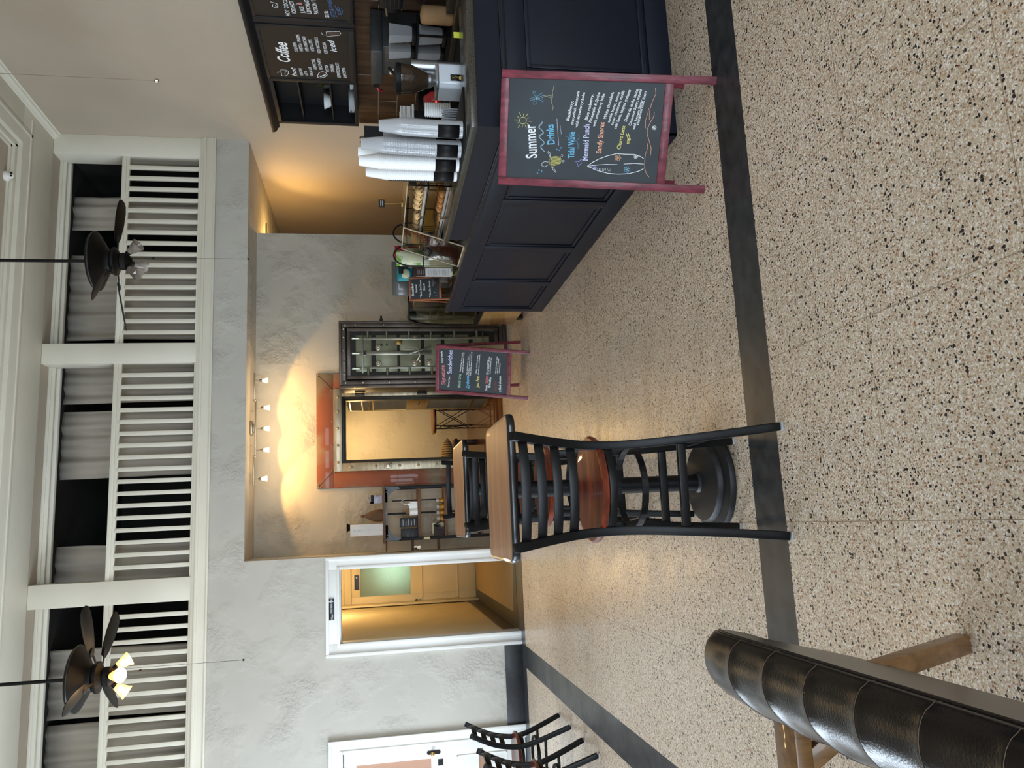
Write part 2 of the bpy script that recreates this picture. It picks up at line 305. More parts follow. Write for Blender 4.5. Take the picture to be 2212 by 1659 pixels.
def stroke(mb, pts, w, m):
    P_ = [Vector(p) for p in pts]; vs = []; n = len(P_)
    for i, p in enumerate(P_):
        d = (P_[min(i+1, n-1)]-P_[max(i-1, 0)]); d = d.normalized() if d.length > 1e-7 else Vector((1, 0)); q = Vector((-d.y, d.x))*w/2; vs += [(p.x+q.x, p.y+q.y, 0), (p.x-q.x, p.y-q.y, 0)]
    mb.add(vs, [(2*i, 2*i+1, 2*i+3, 2*i+2) for i in range(n-1)], m)
# ---- writing and drawings on the boards: (text, x0, y0, x1, y1, cap height, ink), ([points], width, ink)
BIG_TEXT=[('Summer', -0.132, 0.825, 0.025, 0.842, 0.055, 'w'), ('Drinks', -0.064, 0.742, 0.028, 0.754, 0.036, 'b'), ('Tidal Wave', -0.127, 0.644, -0.004, 0.647, 0.031, 'b'), ('Mermaid Punch', -0.135, 0.576, 0.034, 0.58, 0.027, 'l'), ('Sandy Shores', -0.1, 0.515, 0.045, 0.508, 0.025, 'o'), ('Churro Latte', -0.077, 0.423, 0.032, 0.407, 0.018, 'y'), ('BlackBerry,', 0.045, 0.679, 0.136, 0.663, 0.014, 'w'), ('dragonfruit lemonade', 0.027, 0.658, 0.181, 0.637, 0.013, 'w'), ('with strawberry boba', 0.015, 0.637, 0.176, 0.61, 0.013, 'w'), ('Blue rasberry,', 0.051, 0.59, 0.169, 0.568, 0.014, 'w'), ('Pineapple & Sprite', 0.041, 0.572, 0.178, 0.538, 0.013, 'w'), ('with strawberry boba', 0.023, 0.553, 0.173, 0.515, 0.013, 'w'), ('White chocolate,', 0.058, 0.502, 0.182, 0.474, 0.014, 'w'), ('cookie butter, brown', 0.044, 0.484, 0.181, 0.444, 0.013, 'w'), ('sugar cinnamon, vanilla', 0.032, 0.467, 0.19, 0.423, 0.013, 'w'), ('cold foam, topped grahams', 0.016, 0.45, 0.193, 0.394, 0.014, 'w'), ('Dulce de leche sauce,', 0.051, 0.403, 0.201, 0.358, 0.014, 'w'), ('Cinnamon Sugar, topped', 0.033, 0.381, 0.197, 0.343, 0.013, 'w'), ('with brown Sugar', 0.015, 0.362, 0.152, 0.334, 0.013, 'w'), ('cinnamon cold foam', 0.039, 0.344, 0.19, 0.32, 0.013, 'w')]
BIG_STROKES=[([(0.039, 0.885), (0.033, 0.886), (0.028, 0.889), (0.024, 0.895), (0.023, 0.901), (0.024, 0.908), (0.027, 0.913), (0.032, 0.917), (0.038, 0.919), (0.044, 0.918), (0.05, 0.914), (0.053, 0.909), (0.055, 0.902), (0.054, 0.896), (0.051, 0.89), (0.046, 0.886), (0.039, 0.885)], 0.9, 'y'), ([(0.037, 0.878), (0.036, 0.859)], 0.8, 'y'), ([(0.026, 0.882), (0.021, 0.874)], 0.8, 'y'), ([(0.019, 0.891), (0.003, 0.883)], 0.8, 'y'), ([(0.016, 0.903), (0.007, 0.904)], 0.8, 'y'), ([(0.02, 0.915), (0.005, 0.925)], 0.8, 'y'), ([(0.029, 0.923), (0.025, 0.932)], 0.8, 'y'), ([(0.04, 0.925), (0.041, 0.944)], 0.8, 'y'), ([(0.051, 0.921), (0.056, 0.93)], 0.8, 'y'), ([(0.059, 0.912), (0.075, 0.921)], 0.8, 'y'), ([(0.061, 0.9), (0.07, 0.9)], 0.8, 'y'), ([(0.057, 0.889), (0.072, 0.878)], 0.8, 'y'), ([(0.049, 0.881), (0.053, 0.872)], 0.8, 'y'), ([(0.038, 0.811), (0.028, 0.813), (0.02, 0.823), (0.009, 0.825), (-0.002, 0.809), (-0.012, 0.802), (-0.018, 0.806), (-0.027, 0.821), (-0.037, 0.82), (-0.049, 0.805), (-0.056, 0.796), (-0.067, 0.799), (-0.075, 0.812), (-0.085, 0.809), (-0.101, 0.791)], 0.9, 'b'), ([(0.037, 0.807), (0.027, 0.809), (0.018, 0.819), (0.008, 0.821), (-0.004, 0.805), (-0.013, 0.798), (-0.02, 0.802), (-0.028, 0.817), (-0.038, 0.816), (-0.05, 0.801), (-0.058, 0.792), (-0.068, 0.796), (-0.077, 0.808), (-0.087, 0.805), (-0.103, 0.787)], 0.6, 'w'), ([(0.053, 0.738), (-0.007, 0.73), (-0.07, 0.722)], 0.8, 'l'), ([(0.025, 0.721), (-0.019, 0.712)], 0.6, 'l'), ([(0.201, 0.762), (0.191, 0.76), (0.177, 0.766), (0.157, 0.764), (0.142, 0.766), (0.13, 0.77), (0.114, 0.763), (0.104, 0.758), (0.088, 0.763)], 0.7, 't'), ([(0.146, 0.817), (0.152, 0.8), (0.151, 0.783), (0.144, 0.764)], 0.7, 't'), ([(0.155, 0.809), (0.158, 0.792), (0.156, 0.775), (0.154, 0.763)], 0.6, 't'), ([(0.149, 0.843), (0.163, 0.845), (0.174, 0.852), (0.176, 0.858), (0.166, 0.86), (0.156, 0.851), (0.147, 0.845)], 0.6, 'b'), ([(0.149, 0.838), (0.161, 0.826), (0.168, 0.814), (0.156, 0.809), (0.152, 0.821), (0.143, 0.836)], 0.6, 'b'), ([(0.137, 0.84), (0.136, 0.825), (0.124, 0.807), (0.138, 0.81), (0.142, 0.825), (0.143, 0.838)], 0.6, 'b'), ([(0.135, 0.844), (0.119, 0.841), (0.111, 0.853), (0.123, 0.854), (0.131, 0.848)], 0.6, 'b'), ([(0.143, 0.847), (0.144, 0.863), (0.138, 0.875), (0.132, 0.867), (0.137, 0.847)], 0.6, 'b'), ([(0.146, 0.844), (0.146, 0.841), (0.136, 0.841), (0.136, 0.844), (0.146, 0.844)], 1, 't'), ([(-0.139, 0.766), (-0.126, 0.753), (-0.121, 0.732), (-0.125, 0.711), (-0.139, 0.706), (-0.153, 0.709), (-0.163, 0.73), (-0.168, 0.751), (-0.16, 0.762), (-0.139, 0.766)], 1, 'g'), ([(-0.133, 0.76), (-0.13, 0.749), (-0.126, 0.728), (-0.124, 0.711)], 1.7, 'g'), ([(-0.139, 0.759), (-0.136, 0.749), (-0.132, 0.727), (-0.13, 0.71)], 1.7, 'g'), ([(-0.145, 0.759), (-0.142, 0.748), (-0.138, 0.727), (-0.135, 0.71)], 1.7, 'g'), ([(-0.151, 0.759), (-0.148, 0.748), (-0.143, 0.727), (-0.141, 0.71)], 1.7, 'g'), ([(-0.156, 0.758), (-0.153, 0.748), (-0.149, 0.726), (-0.147, 0.709)], 1.7, 'g'), ([(-0.162, 0.758), (-0.159, 0.747), (-0.155, 0.726), (-0.153, 0.709)], 1.7, 'g'), ([(-0.15, 0.769), (-0.148, 0.787), (-0.155, 0.799), (-0.168, 0.8), (-0.174, 0.785), (-0.164, 0.771)], 0.9, 'w'), ([(-0.127, 0.76), (-0.115, 0.767), (-0.103, 0.774), (-0.098, 0.772), (-0.106, 0.763), (-0.118, 0.76), (-0.129, 0.762)], 0.8, 'w'), ([(-0.172, 0.751), (-0.176, 0.742), (-0.188, 0.733), (-0.2, 0.728), (-0.192, 0.737), (-0.182, 0.746), (-0.172, 0.751)], 0.8, 'w'), ([(-0.123, 0.711), (-0.122, 0.702), (-0.116, 0.698), (-0.11, 0.705), (-0.116, 0.709)], 0.7, 'w'), ([(-0.141, 0.702), (-0.138, 0.693), (-0.142, 0.689), (-0.147, 0.697), (-0.145, 0.702)], 0.7, 'w'), ([(-0.19, 0.81), (-0.191, 0.811), (-0.192, 0.813), (-0.192, 0.814), (-0.19, 0.815), (-0.188, 0.815), (-0.187, 0.813), (-0.188, 0.811), (-0.19, 0.81)], 0.9, 'b'), ([(-0.194, 0.797), (-0.195, 0.798), (-0.196, 0.799), (-0.196, 0.801), (-0.194, 0.802), (-0.192, 0.801), (-0.191, 0.8), (-0.192, 0.798), (-0.194, 0.797)], 0.9, 'b'), ([(-0.205, 0.817), (-0.206, 0.817), (-0.207, 0.819), (-0.206, 0.821), (-0.205, 0.822), (-0.203, 0.821), (-0.202, 0.819), (-0.203, 0.818), (-0.205, 0.817)], 0.9, 'b'), ([(-0.089, 0.727), (-0.091, 0.728), (-0.092, 0.73), (-0.091, 0.732), (-0.089, 0.732), (-0.088, 0.732), (-0.087, 0.73), (-0.087, 0.728), (-0.089, 0.727)], 0.9, 'b'), ([(-0.091, 0.714), (-0.093, 0.715), (-0.094, 0.717), (-0.093, 0.719), (-0.091, 0.719), (-0.09, 0.719), (-0.089, 0.717), (-0.089, 0.715), (-0.091, 0.714)], 0.9, 'b'), ([(-0.08, 0.709), (-0.082, 0.709), (-0.083, 0.711), (-0.082, 0.713), (-0.08, 0.714), (-0.079, 0.713), (-0.078, 0.711), (-0.079, 0.709), (-0.08, 0.709)], 0.9, 'b'), ([(-0.028, 0.689), (-0.026, 0.682), (-0.033, 0.676), (-0.048, 0.675), (-0.037, 0.669), (-0.021, 0.67), (-0.009, 0.675), (-0.007, 0.671)], 0.6, 'b'), ([(-0.015, 0.63), (-0.025, 0.625), (-0.038, 0.629), (-0.044, 0.643), (-0.052, 0.632), (-0.068, 0.627), (-0.082, 0.628)], 0.6, 'b'), ([(-0.127, 0.578), (-0.136, 0.595), (-0.129, 0.612), (-0.149, 0.607), (-0.166, 0.623), (-0.15, 0.626), (-0.14, 0.639), (-0.142, 0.62), (-0.129, 0.608)], 1.2, 'p'), ([(-0.162, 0.577), (-0.143, 0.554), (-0.125, 0.522), (-0.108, 0.48), (-0.097, 0.439), (-0.098, 0.397), (-0.097, 0.354), (-0.105, 0.324), (-0.115, 0.307)], 1.4, 'w'), ([(-0.162, 0.577), (-0.17, 0.553), (-0.181, 0.522), (-0.191, 0.474), (-0.193, 0.423), (-0.188, 0.372), (-0.175, 0.327), (-0.162, 0.304)], 1.4, 'w'), ([(-0.162, 0.577), (-0.155, 0.536), (-0.149, 0.486), (-0.148, 0.431)], 1.2, 'w'), ([(-0.144, 0.401), (-0.139, 0.351), (-0.14, 0.304)], 1.2, 'w'), ([(-0.183, 0.524), (-0.169, 0.526)], 0.6, 'w'), ([(-0.183, 0.517), (-0.169, 0.518)], 0.6, 'w'), ([(-0.182, 0.509), (-0.169, 0.51)], 0.6, 'w'), ([(-0.182, 0.502), (-0.169, 0.502)], 0.6, 'w'), ([(-0.182, 0.495), (-0.169, 0.494)], 0.6, 'w'), ([(-0.181, 0.488), (-0.169, 0.486)], 0.6, 'w'), ([(-0.181, 0.48), (-0.169, 0.477)], 0.6, 'w'), ([(-0.181, 0.473), (-0.169, 0.469)], 0.6, 'w'), ([(-0.181, 0.466), (-0.169, 0.461)], 0.6, 'w'), ([(-0.116, 0.416), (-0.12, 0.417), (-0.121, 0.422), (-0.118, 0.425), (-0.114, 0.426), (-0.111, 0.422), (-0.112, 0.418), (-0.116, 0.416)], 0.9, 'o'), ([(-0.126, 0.422), (-0.129, 0.424), (-0.131, 0.428), (-0.128, 0.432), (-0.124, 0.432), (-0.121, 0.429), (-0.122, 0.424), (-0.126, 0.422)], 0.9, 'o'), ([(-0.122, 0.434), (-0.126, 0.435), (-0.127, 0.439), (-0.125, 0.443), (-0.121, 0.443), (-0.118, 0.44), (-0.119, 0.436), (-0.122, 0.434)], 0.9, 'o'), ([(-0.111, 0.435), (-0.115, 0.436), (-0.116, 0.44), (-0.113, 0.444), (-0.109, 0.444), (-0.106, 0.441), (-0.107, 0.437), (-0.111, 0.435)], 0.9, 'o'), ([(-0.107, 0.424), (-0.111, 0.425), (-0.112, 0.429), (-0.109, 0.433), (-0.105, 0.433), (-0.102, 0.43), (-0.103, 0.426), (-0.107, 0.424)], 0.9, 'o'), ([(-0.116, 0.428), (-0.119, 0.43), (-0.119, 0.432), (-0.117, 0.434), (-0.114, 0.432), (-0.114, 0.43), (-0.116, 0.428)], 0.8, 'y'), ([(-0.107, 0.335), (-0.11, 0.336), (-0.111, 0.339), (-0.109, 0.341), (-0.106, 0.342), (-0.104, 0.339), (-0.105, 0.336), (-0.107, 0.335)], 0.9, 'w'), ([(-0.114, 0.339), (-0.116, 0.34), (-0.117, 0.343), (-0.115, 0.345), (-0.113, 0.346), (-0.111, 0.344), (-0.111, 0.341), (-0.114, 0.339)], 0.9, 'w'), ([(-0.112, 0.347), (-0.114, 0.348), (-0.115, 0.351), (-0.113, 0.353), (-0.11, 0.353), (-0.109, 0.351), (-0.109, 0.348), (-0.112, 0.347)], 0.9, 'w'), ([(-0.104, 0.347), (-0.107, 0.349), (-0.107, 0.351), (-0.106, 0.354), (-0.103, 0.354), (-0.101, 0.352), (-0.101, 0.349), (-0.104, 0.347)], 0.9, 'w'), ([(-0.101, 0.34), (-0.104, 0.341), (-0.105, 0.344), (-0.103, 0.346), (-0.1, 0.347), (-0.098, 0.345), (-0.099, 0.342), (-0.101, 0.34)], 0.9, 'w'), ([(-0.108, 0.343), (-0.109, 0.344), (-0.109, 0.346), (-0.108, 0.347), (-0.106, 0.346), (-0.106, 0.344), (-0.108, 0.343)], 0.8, 'y'), ([(-0.169, 0.368), (-0.173, 0.37), (-0.174, 0.374), (-0.172, 0.378), (-0.167, 0.378), (-0.164, 0.375), (-0.165, 0.37), (-0.169, 0.368)], 0.9, 'b'), ([(-0.179, 0.374), (-0.183, 0.376), (-0.184, 0.38), (-0.181, 0.384), (-0.177, 0.384), (-0.174, 0.381), (-0.175, 0.377), (-0.179, 0.374)], 0.9, 'b'), ([(-0.176, 0.386), (-0.179, 0.388), (-0.181, 0.392), (-0.178, 0.396), (-0.174, 0.396), (-0.171, 0.393), (-0.172, 0.388), (-0.176, 0.386)], 0.9, 'b'), ([(-0.164, 0.387), (-0.168, 0.389), (-0.169, 0.393), (-0.166, 0.397), (-0.162, 0.397), (-0.159, 0.394), (-0.16, 0.389), (-0.164, 0.387)], 0.9, 'b'), ([(-0.16, 0.376), (-0.164, 0.378), (-0.165, 0.382), (-0.162, 0.385), (-0.158, 0.386), (-0.155, 0.383), (-0.156, 0.378), (-0.16, 0.376)], 0.9, 'b'), ([(-0.17, 0.381), (-0.172, 0.382), (-0.172, 0.385), (-0.17, 0.386), (-0.168, 0.385), (-0.167, 0.382), (-0.17, 0.381)], 0.8, 'y'), ([(-0.169, 0.53), (-0.171, 0.531), (-0.172, 0.533), (-0.17, 0.536), (-0.168, 0.536), (-0.166, 0.534), (-0.166, 0.531), (-0.169, 0.53)], 0.9, 'p'), ([(-0.175, 0.534), (-0.178, 0.535), (-0.179, 0.538), (-0.177, 0.54), (-0.174, 0.54), (-0.172, 0.538), (-0.173, 0.535), (-0.175, 0.534)], 0.9, 'p'), ([(-0.173, 0.542), (-0.176, 0.543), (-0.177, 0.545), (-0.175, 0.548), (-0.172, 0.548), (-0.17, 0.546), (-0.171, 0.543), (-0.173, 0.542)], 0.9, 'p'), ([(-0.165, 0.542), (-0.168, 0.543), (-0.169, 0.546), (-0.167, 0.548), (-0.164, 0.549), (-0.162, 0.546), (-0.163, 0.544), (-0.165, 0.542)], 0.9, 'p'), ([(-0.163, 0.535), (-0.165, 0.536), (-0.166, 0.539), (-0.164, 0.541), (-0.161, 0.541), (-0.16, 0.539), (-0.16, 0.536), (-0.163, 0.535)], 0.9, 'p'), ([(-0.169, 0.538), (-0.171, 0.539), (-0.171, 0.54), (-0.169, 0.541), (-0.168, 0.541), (-0.168, 0.539), (-0.169, 0.538)], 0.8, 'y'), ([(0.03, 0.26), (0.027, 0.261), (0.026, 0.264), (0.028, 0.266), (0.031, 0.267), (0.033, 0.264), (0.032, 0.261), (0.03, 0.26)], 0.9, 'w'), ([(0.023, 0.264), (0.02, 0.265), (0.019, 0.268), (0.021, 0.271), (0.024, 0.271), (0.026, 0.269), (0.026, 0.266), (0.023, 0.264)], 0.9, 'w'), ([(0.025, 0.272), (0.022, 0.273), (0.022, 0.276), (0.023, 0.279), (0.026, 0.279), (0.028, 0.277), (0.028, 0.274), (0.025, 0.272)], 0.9, 'w'), ([(0.033, 0.273), (0.03, 0.274), (0.03, 0.277), (0.031, 0.279), (0.034, 0.28), (0.036, 0.277), (0.036, 0.274), (0.033, 0.273)], 0.9, 'w'), ([(0.036, 0.265), (0.033, 0.266), (0.032, 0.269), (0.034, 0.272), (0.037, 0.272), (0.039, 0.27), (0.038, 0.267), (0.036, 0.265)], 0.9, 'w'), ([(0.029, 0.269), (0.028, 0.269), (0.028, 0.271), (0.029, 0.272), (0.031, 0.271), (0.031, 0.27), (0.029, 0.269)], 0.8, 'y'), ([(-0.043, 0.296), (-0.063, 0.292), (-0.092, 0.3), (-0.124, 0.301), (-0.157, 0.299), (-0.185, 0.288), (-0.2, 0.273)], 0.9, 'o'), ([(0.101, 0.276), (0.082, 0.276), (0.049, 0.292), (0.021, 0.302), (-0.003, 0.3), (-0.034, 0.287), (-0.066, 0.275), (-0.099, 0.276)], 1, 'o'), ([(0.118, 0.303), (0.092, 0.306), (0.061, 0.314), (0.025, 0.311)], 0.8, 'o'), ([(0.208, 0.281), (0.182, 0.276), (0.142, 0.291), (0.107, 0.298), (0.064, 0.296)], 0.9, 'o'), ([(-0.003, 0.4), (-0.034, 0.385)], 1.6, 'y'), ([(-0.0, 0.392), (-0.032, 0.377)], 1.6, 'y'), ([(-0.049, 0.392), (-0.026, 0.391)], 1.4, 'y'), ([(-0.048, 0.385), (-0.01, 0.383)], 1.4, 'y'), ([(-0.049, 0.394), (-0.048, 0.382)], 1.2, 'y'), ([(0.012, 0.512), (0.012, 0.511)], 0.5, 'o'), ([(-0.007, 0.511), (-0.007, 0.51)], 0.5, 'o'), ([(-0.043, 0.517), (-0.043, 0.516)], 0.5, 'o'), ([(0.044, 0.509), (0.044, 0.508)], 0.5, 'o'), ([(0.009, 0.515), (0.009, 0.514)], 0.5, 'o'), ([(-0.096, 0.513), (-0.095, 0.512)], 0.5, 'o'), ([(-0.073, 0.513), (-0.073, 0.512)], 0.5, 'o'), ([(-0.045, 0.516), (-0.045, 0.515)], 0.5, 'o'), ([(-0.044, 0.509), (-0.044, 0.507)], 0.5, 'o'), ([(-0.028, 0.51), (-0.028, 0.509)], 0.5, 'o'), ([(-0.05, 0.517), (-0.049, 0.516)], 0.5, 'o'), ([(-0.062, 0.512), (-0.062, 0.51)], 0.5, 'o'), ([(0.003, 0.518), (0.003, 0.516)], 0.5, 'o'), ([(-0.077, 0.513), (-0.077, 0.512)], 0.5, 'o'), ([(-0.056, 0.508), (-0.056, 0.507)], 0.5, 'o'), ([(-0.055, 0.508), (-0.055, 0.507)], 0.5, 'o'), ([(-0.01, 0.509), (-0.01, 0.508)], 0.5, 'o'), ([(-0.017, 0.508), (-0.017, 0.507)], 0.5, 'o'), ([(-0.079, 0.517), (-0.079, 0.516)], 0.5, 'o'), ([(0.026, 0.516), (0.026, 0.514)], 0.5, 'o'), ([(-0.091, 0.513), (-0.091, 0.512)], 0.5, 'o'), ([(-0.043, 0.515), (-0.043, 0.513)], 0.5, 'o'), ([(-0.026, 0.514), (-0.026, 0.513)], 0.5, 'o'), ([(-0.004, 0.512), (-0.004, 0.51)], 0.5, 'o'), ([(-0.037, 0.508), (-0.037, 0.507)], 0.5, 'o'), ([(-0.051, 0.508), (-0.051, 0.507)], 0.5, 'o'), ([(-0.075, 0.507), (-0.075, 0.506)], 0.5, 'o'), ([(-0.049, 0.516), (-0.049, 0.515)], 0.5, 'o'), ([(-0.076, 0.508), (-0.076, 0.506)], 0.5, 'o'), ([(-0.082, 0.512), (-0.082, 0.511)], 0.5, 'o'), ([(-0.055, 0.516), (-0.055, 0.514)], 0.5, 'o'), ([(-0.072, 0.512), (-0.072, 0.511)], 0.5, 'o'), ([(0.005, 0.517), (0.005, 0.516)], 0.5, 'o'), ([(-0.075, 0.507), (-0.075, 0.506)], 0.5, 'o'), ([(0.033, 0.509), (0.033, 0.508)], 0.5, 'o'), ([(-0.013, 0.516), (-0.012, 0.515)], 0.5, 'o'), ([(0.004, 0.51), (0.004, 0.508)], 0.5, 'o'), ([(-0.078, 0.518), (-0.078, 0.516)], 0.5, 'o'), ([(-0.041, 0.518), (-0.041, 0.516)], 0.5, 'o'), ([(-0.056, 0.514), (-0.056, 0.513)], 0.5, 'o'), ([(-0.079, 0.507), (-0.079, 0.506)], 0.5, 'o'), ([(-0.026, 0.507), (-0.026, 0.506)], 0.5, 'o'), ([(0.002, 0.517), (0.002, 0.516)], 0.5, 'o'), ([(-0.039, 0.518), (-0.039, 0.516)], 0.5, 'o'), ([(0.018, 0.514), (0.018, 0.512)], 0.5, 'o'), ([(-0.041, 0.516), (-0.041, 0.515)], 0.5, 'o'), ([(0.039, 0.509), (0.039, 0.507)], 0.5, 'o'), ([(0.001, 0.508), (0.001, 0.506)], 0.5, 'o'), ([(-0.081, 0.514), (-0.081, 0.513)], 0.5, 'o'), ([(-0.019, 0.512), (-0.019, 0.511)], 0.5, 'o'), ([(-0.045, 0.512), (-0.045, 0.51)], 0.5, 'o'), ([(-0.033, 0.511), (-0.033, 0.51)], 0.5, 'o'), ([(-0.088, 0.513), (-0.088, 0.511)], 0.5, 'o'), ([(-0.015, 0.51), (-0.015, 0.509)], 0.5, 'o'), ([(0.012, 0.515), (0.012, 0.513)], 0.5, 'o'), ([(-0.093, 0.512), (-0.093, 0.511)], 0.5, 'o'), ([(-0.032, 0.518), (-0.032, 0.517)], 0.5, 'o'), ([(-0.013, 0.512), (-0.013, 0.51)], 0.5, 'o'), ([(0.042, 0.511), (0.043, 0.51)], 0.5, 'o'), ([(-0.044, 0.517), (-0.044, 0.516)], 0.5, 'o')]
SMALL_TEXT=[('Signature', -0.167, 0.903, 0.048, 0.915, 0.0461, 'r'), ('1/2 or whole', 0.072, 0.93, 0.199, 0.941, 0.021, 'w'), ('Sandwiches', -0.043, 0.838, 0.216, 0.83, 0.0462, 'l'), ('Served hot', -0.19, 0.862, -0.075, 0.853, 0.018, 'w'), ('Mardi Gras', -0.19, 0.739, -0.035, 0.731, 0.0311, 'u'), ('Zydeco', -0.193, 0.642, -0.054, 0.645, 0.0361, 'b'), ('Jazz Fest', -0.174, 0.536, -0.046, 0.534, 0.0331, 'y'), ('Sweet', -0.198, 0.445, -0.136, 0.441, 0.0251, 'w'), ('Spicy', -0.121, 0.442, -0.034, 0.439, 0.0301, 'r'), ('Brioche', -0.164, 0.411, -0.051, 0.403, 0.0251, 'w'), ('Boudin', -0.19, 0.34, -0.088, 0.347, 0.0301, 'n'), ('grilled cheese', -0.206, 0.294, -0.028, 0.299, 0.0251, 'w'), ('Toasted bread, bacon, swiss,', -0.015, 0.736, 0.199, 0.714, 0.014, 'w'), ('served on ciabatta bread', -0.019, 0.711, 0.2, 0.699, 0.013, 'w'), ('Ham, smoked turkey, salami,', -0.041, 0.665, 0.163, 0.653, 0.013, 'w'), ('provolone, lettuce, tomato', -0.049, 0.645, 0.19, 0.634, 0.013, 'w'), ('greens, banana peppers on toasted roll', -0.048, 0.625, 0.212, 0.614, 0.013, 'w'), ('Turkey, roast beef, swiss,', -0.028, 0.565, 0.181, 0.549, 0.013, 'w'), ('served hot on focaccia', -0.031, 0.539, 0.192, 0.529, 0.013, 'w'), ('Ham, bacon, cheddar,', -0.019, 0.449, 0.144, 0.438, 0.013, 'w'), ('honey, pepper jelly on', -0.023, 0.434, 0.175, 0.424, 0.013, 'w'), ('toasted brioche bun', -0.016, 0.414, 0.166, 0.404, 0.013, 'w'), ('pepper jack, cheddar, boudin,', -0.002, 0.355, 0.186, 0.34, 0.012, 'w'), ('onions on toasted', -0.0, 0.335, 0.162, 0.324, 0.013, 'w'), ('texas toast', 0.006, 0.315, 0.113, 0.308, 0.013, 'w')]
MENU_TEXT=[('Coffee', -6.996, 2.339, -6.683, 2.339, 0.1115, 'W'), ('hot', -7.235, 2.293, -7.077, 2.304, 0.0492, 'w'), ('AMERICANO', -7.214, 2.238, -7.087, 2.245, 0.0271, 'w'), ('LATTE', -7.209, 2.19, -7.13, 2.2, 0.0262, 'w'), ('CAFE AU LAIT', -7.213, 2.141, -7.055, 2.151, 0.0271, 'w'), ('CAPPUCCINO', -7.097, 2.097, -6.921, 2.11, 0.0311, 'w'), ('MACCHIATO', -7.092, 2.045, -6.909, 2.058, 0.0311, 'w'), ('MOCHA', -7.126, 1.985, -7.009, 1.992, 0.0311, 'w'), ('STEAMER', -7.129, 1.933, -6.989, 1.943, 0.0311, 'w'), ('ESPRESSO SHOTS', -7.213, 1.879, -6.961, 1.889, 0.0311, 'w'), ('DRIP COFFEE', -7.215, 1.821, -7.041, 1.832, 0.0311, 'w'), ('COLD BREW', -6.817, 2.249, -6.675, 2.256, 0.0301, 'w'), ('FREDDA - FRAPPE', -6.805, 2.202, -6.554, 2.216, 0.0301, 'w'), ('ICED AMERICANO', -6.8, 2.151, -6.576, 2.165, 0.0301, 'w'), ('ICED LATTE', -6.795, 2.101, -6.619, 2.112, 0.0292, 'w'), ('ICED MACCHIATO', -6.819, 2.044, -6.579, 2.056, 0.0291, 'w'), ('ICED MOCHA', -6.82, 1.98, -6.649, 1.991, 0.0301, 'w'), ('iced', -6.789, 1.894, -6.599, 1.918, 0.0603, 'w'), ('HOT COCOA', -6.298, 2.266, -6.038, 2.272, 0.0351, 'w'), ('ICED/HOT TEA', -6.255, 2.211, -6.022, 2.226, 0.0351, 'w'), ('JUICE', -6.247, 2.137, -6.155, 2.144, 0.0352, 'w'), ('LEMONADE', -6.247, 2.083, -6.043, 2.097, 0.0352, 'w'), ('PASSION TEA', -6.248, 2.024, -6.013, 2.038, 0.0361, 'w'), ('SIZE:', -6.283, 1.936, -6.196, 1.943, 0.0321, 'w'), ('LITTLE ONES', -6.271, 1.885, -6.047, 1.907, 0.0311, 'B'), ('ICED', -6.234, 1.828, -6.136, 1.843, 0.0272, 'B')]
MENU_STROKES=[([(-7.136, 2.442), (-7.233, 2.444), (-7.24, 2.404), (-7.194, 2.378), (-7.151, 2.373), (-7.131, 2.392), (-7.131, 2.441)], 1.2, 'w'), ([(-7.141, 2.387), (-7.187, 2.41), (-7.235, 2.409)], 0.8, 'w'), ([(-7.201, 2.101), (-7.145, 2.08), (-7.126, 2.048), (-7.139, 2.019), (-7.182, 2.007), (-7.217, 2.03), (-7.243, 2.074), (-7.239, 2.098), (-7.201, 2.101)], 1.5, 'w'), ([(-7.2, 2.083), (-7.153, 2.056), (-7.151, 2.032)], 2.6, 'k'), ([(-7.221, 2.079), (-7.177, 2.022)], 3, 'w'), ([(-6.503, 2.018), (-6.539, 2.01), (-6.536, 1.976)], 1, 'w'), ([(-6.49, 1.974), (-6.558, 1.972), (-6.529, 1.86), (-6.5, 1.847), (-6.476, 1.857), (-6.49, 1.974)], 1.2, 'w'), ([(-6.52, 1.959), (-6.504, 1.864)], 4, 'k'), ([(-6.123, 2.409), (-6.142, 2.36), (-6.174, 2.354), (-6.194, 2.382), (-6.183, 2.401), (-6.154, 2.393)], 1.3, 'w'), ([(-6.168, 2.374), (-6.2, 2.36)], 1.3, 'w'), ([(-6.124, 2.184), (-6.121, 2.153)], 6, 'r'), ([(-6.142, 2.206), (-6.116, 2.183)], 1.5, 'u'), ([(-6.116, 1.878), (-6.165, 1.87), (-6.225, 1.883), (-6.271, 1.869)], 1, 'B'), ([(-6.144, 1.826), (-6.185, 1.818), (-6.241, 1.828)], 1, 'B'), ([(-7.166, 2.472), (-7.17, 2.458)], 0.6, 'w'), ([(-7.188, 2.483), (-7.19, 2.469)], 0.6, 'w')]

# ---------------------------------------------------------------- setting
XL, XR, YF, YB = -5.0, 4.65, -3.0, 9.11
struct('floor', B(XL-.2, XR+.2, YF-.2, 13.4, -.06, 0), 'terrazzo')
def wall_with_holes(mb, along, lo, hi, zlo, zhi, t0, t1, holes):
    # a wall along 'x' or 'y' from lo to hi with rectangular holes (a, b, z0, z1)
    cuts = sorted({lo, hi} | {h[0] for h in holes} | {h[1] for h in holes})
    for a, b in zip(cuts, cuts[1:]):
        hs = sorted([h for h in holes if h[0] <= a and h[1] >= b], key=lambda h: h[2]); z = zlo
        for h in hs+[(0, 0, zhi, zhi)]:
            if h[2] > z+1e-4:
                mb.box(a, b, t0, t1, z, h[2]) if along == 'x' else mb.box(t0, t1, a, b, z, h[2])
            z = h[3]
    return mb
struct('wall_left', wall_with_holes(MB(), 'y', YF, YB+.14, 0, 5.3, XL-.15, XL, [(a, b, .55, 2.95) for a, b in LEFT_WINDOWS]), 'upper_paint')
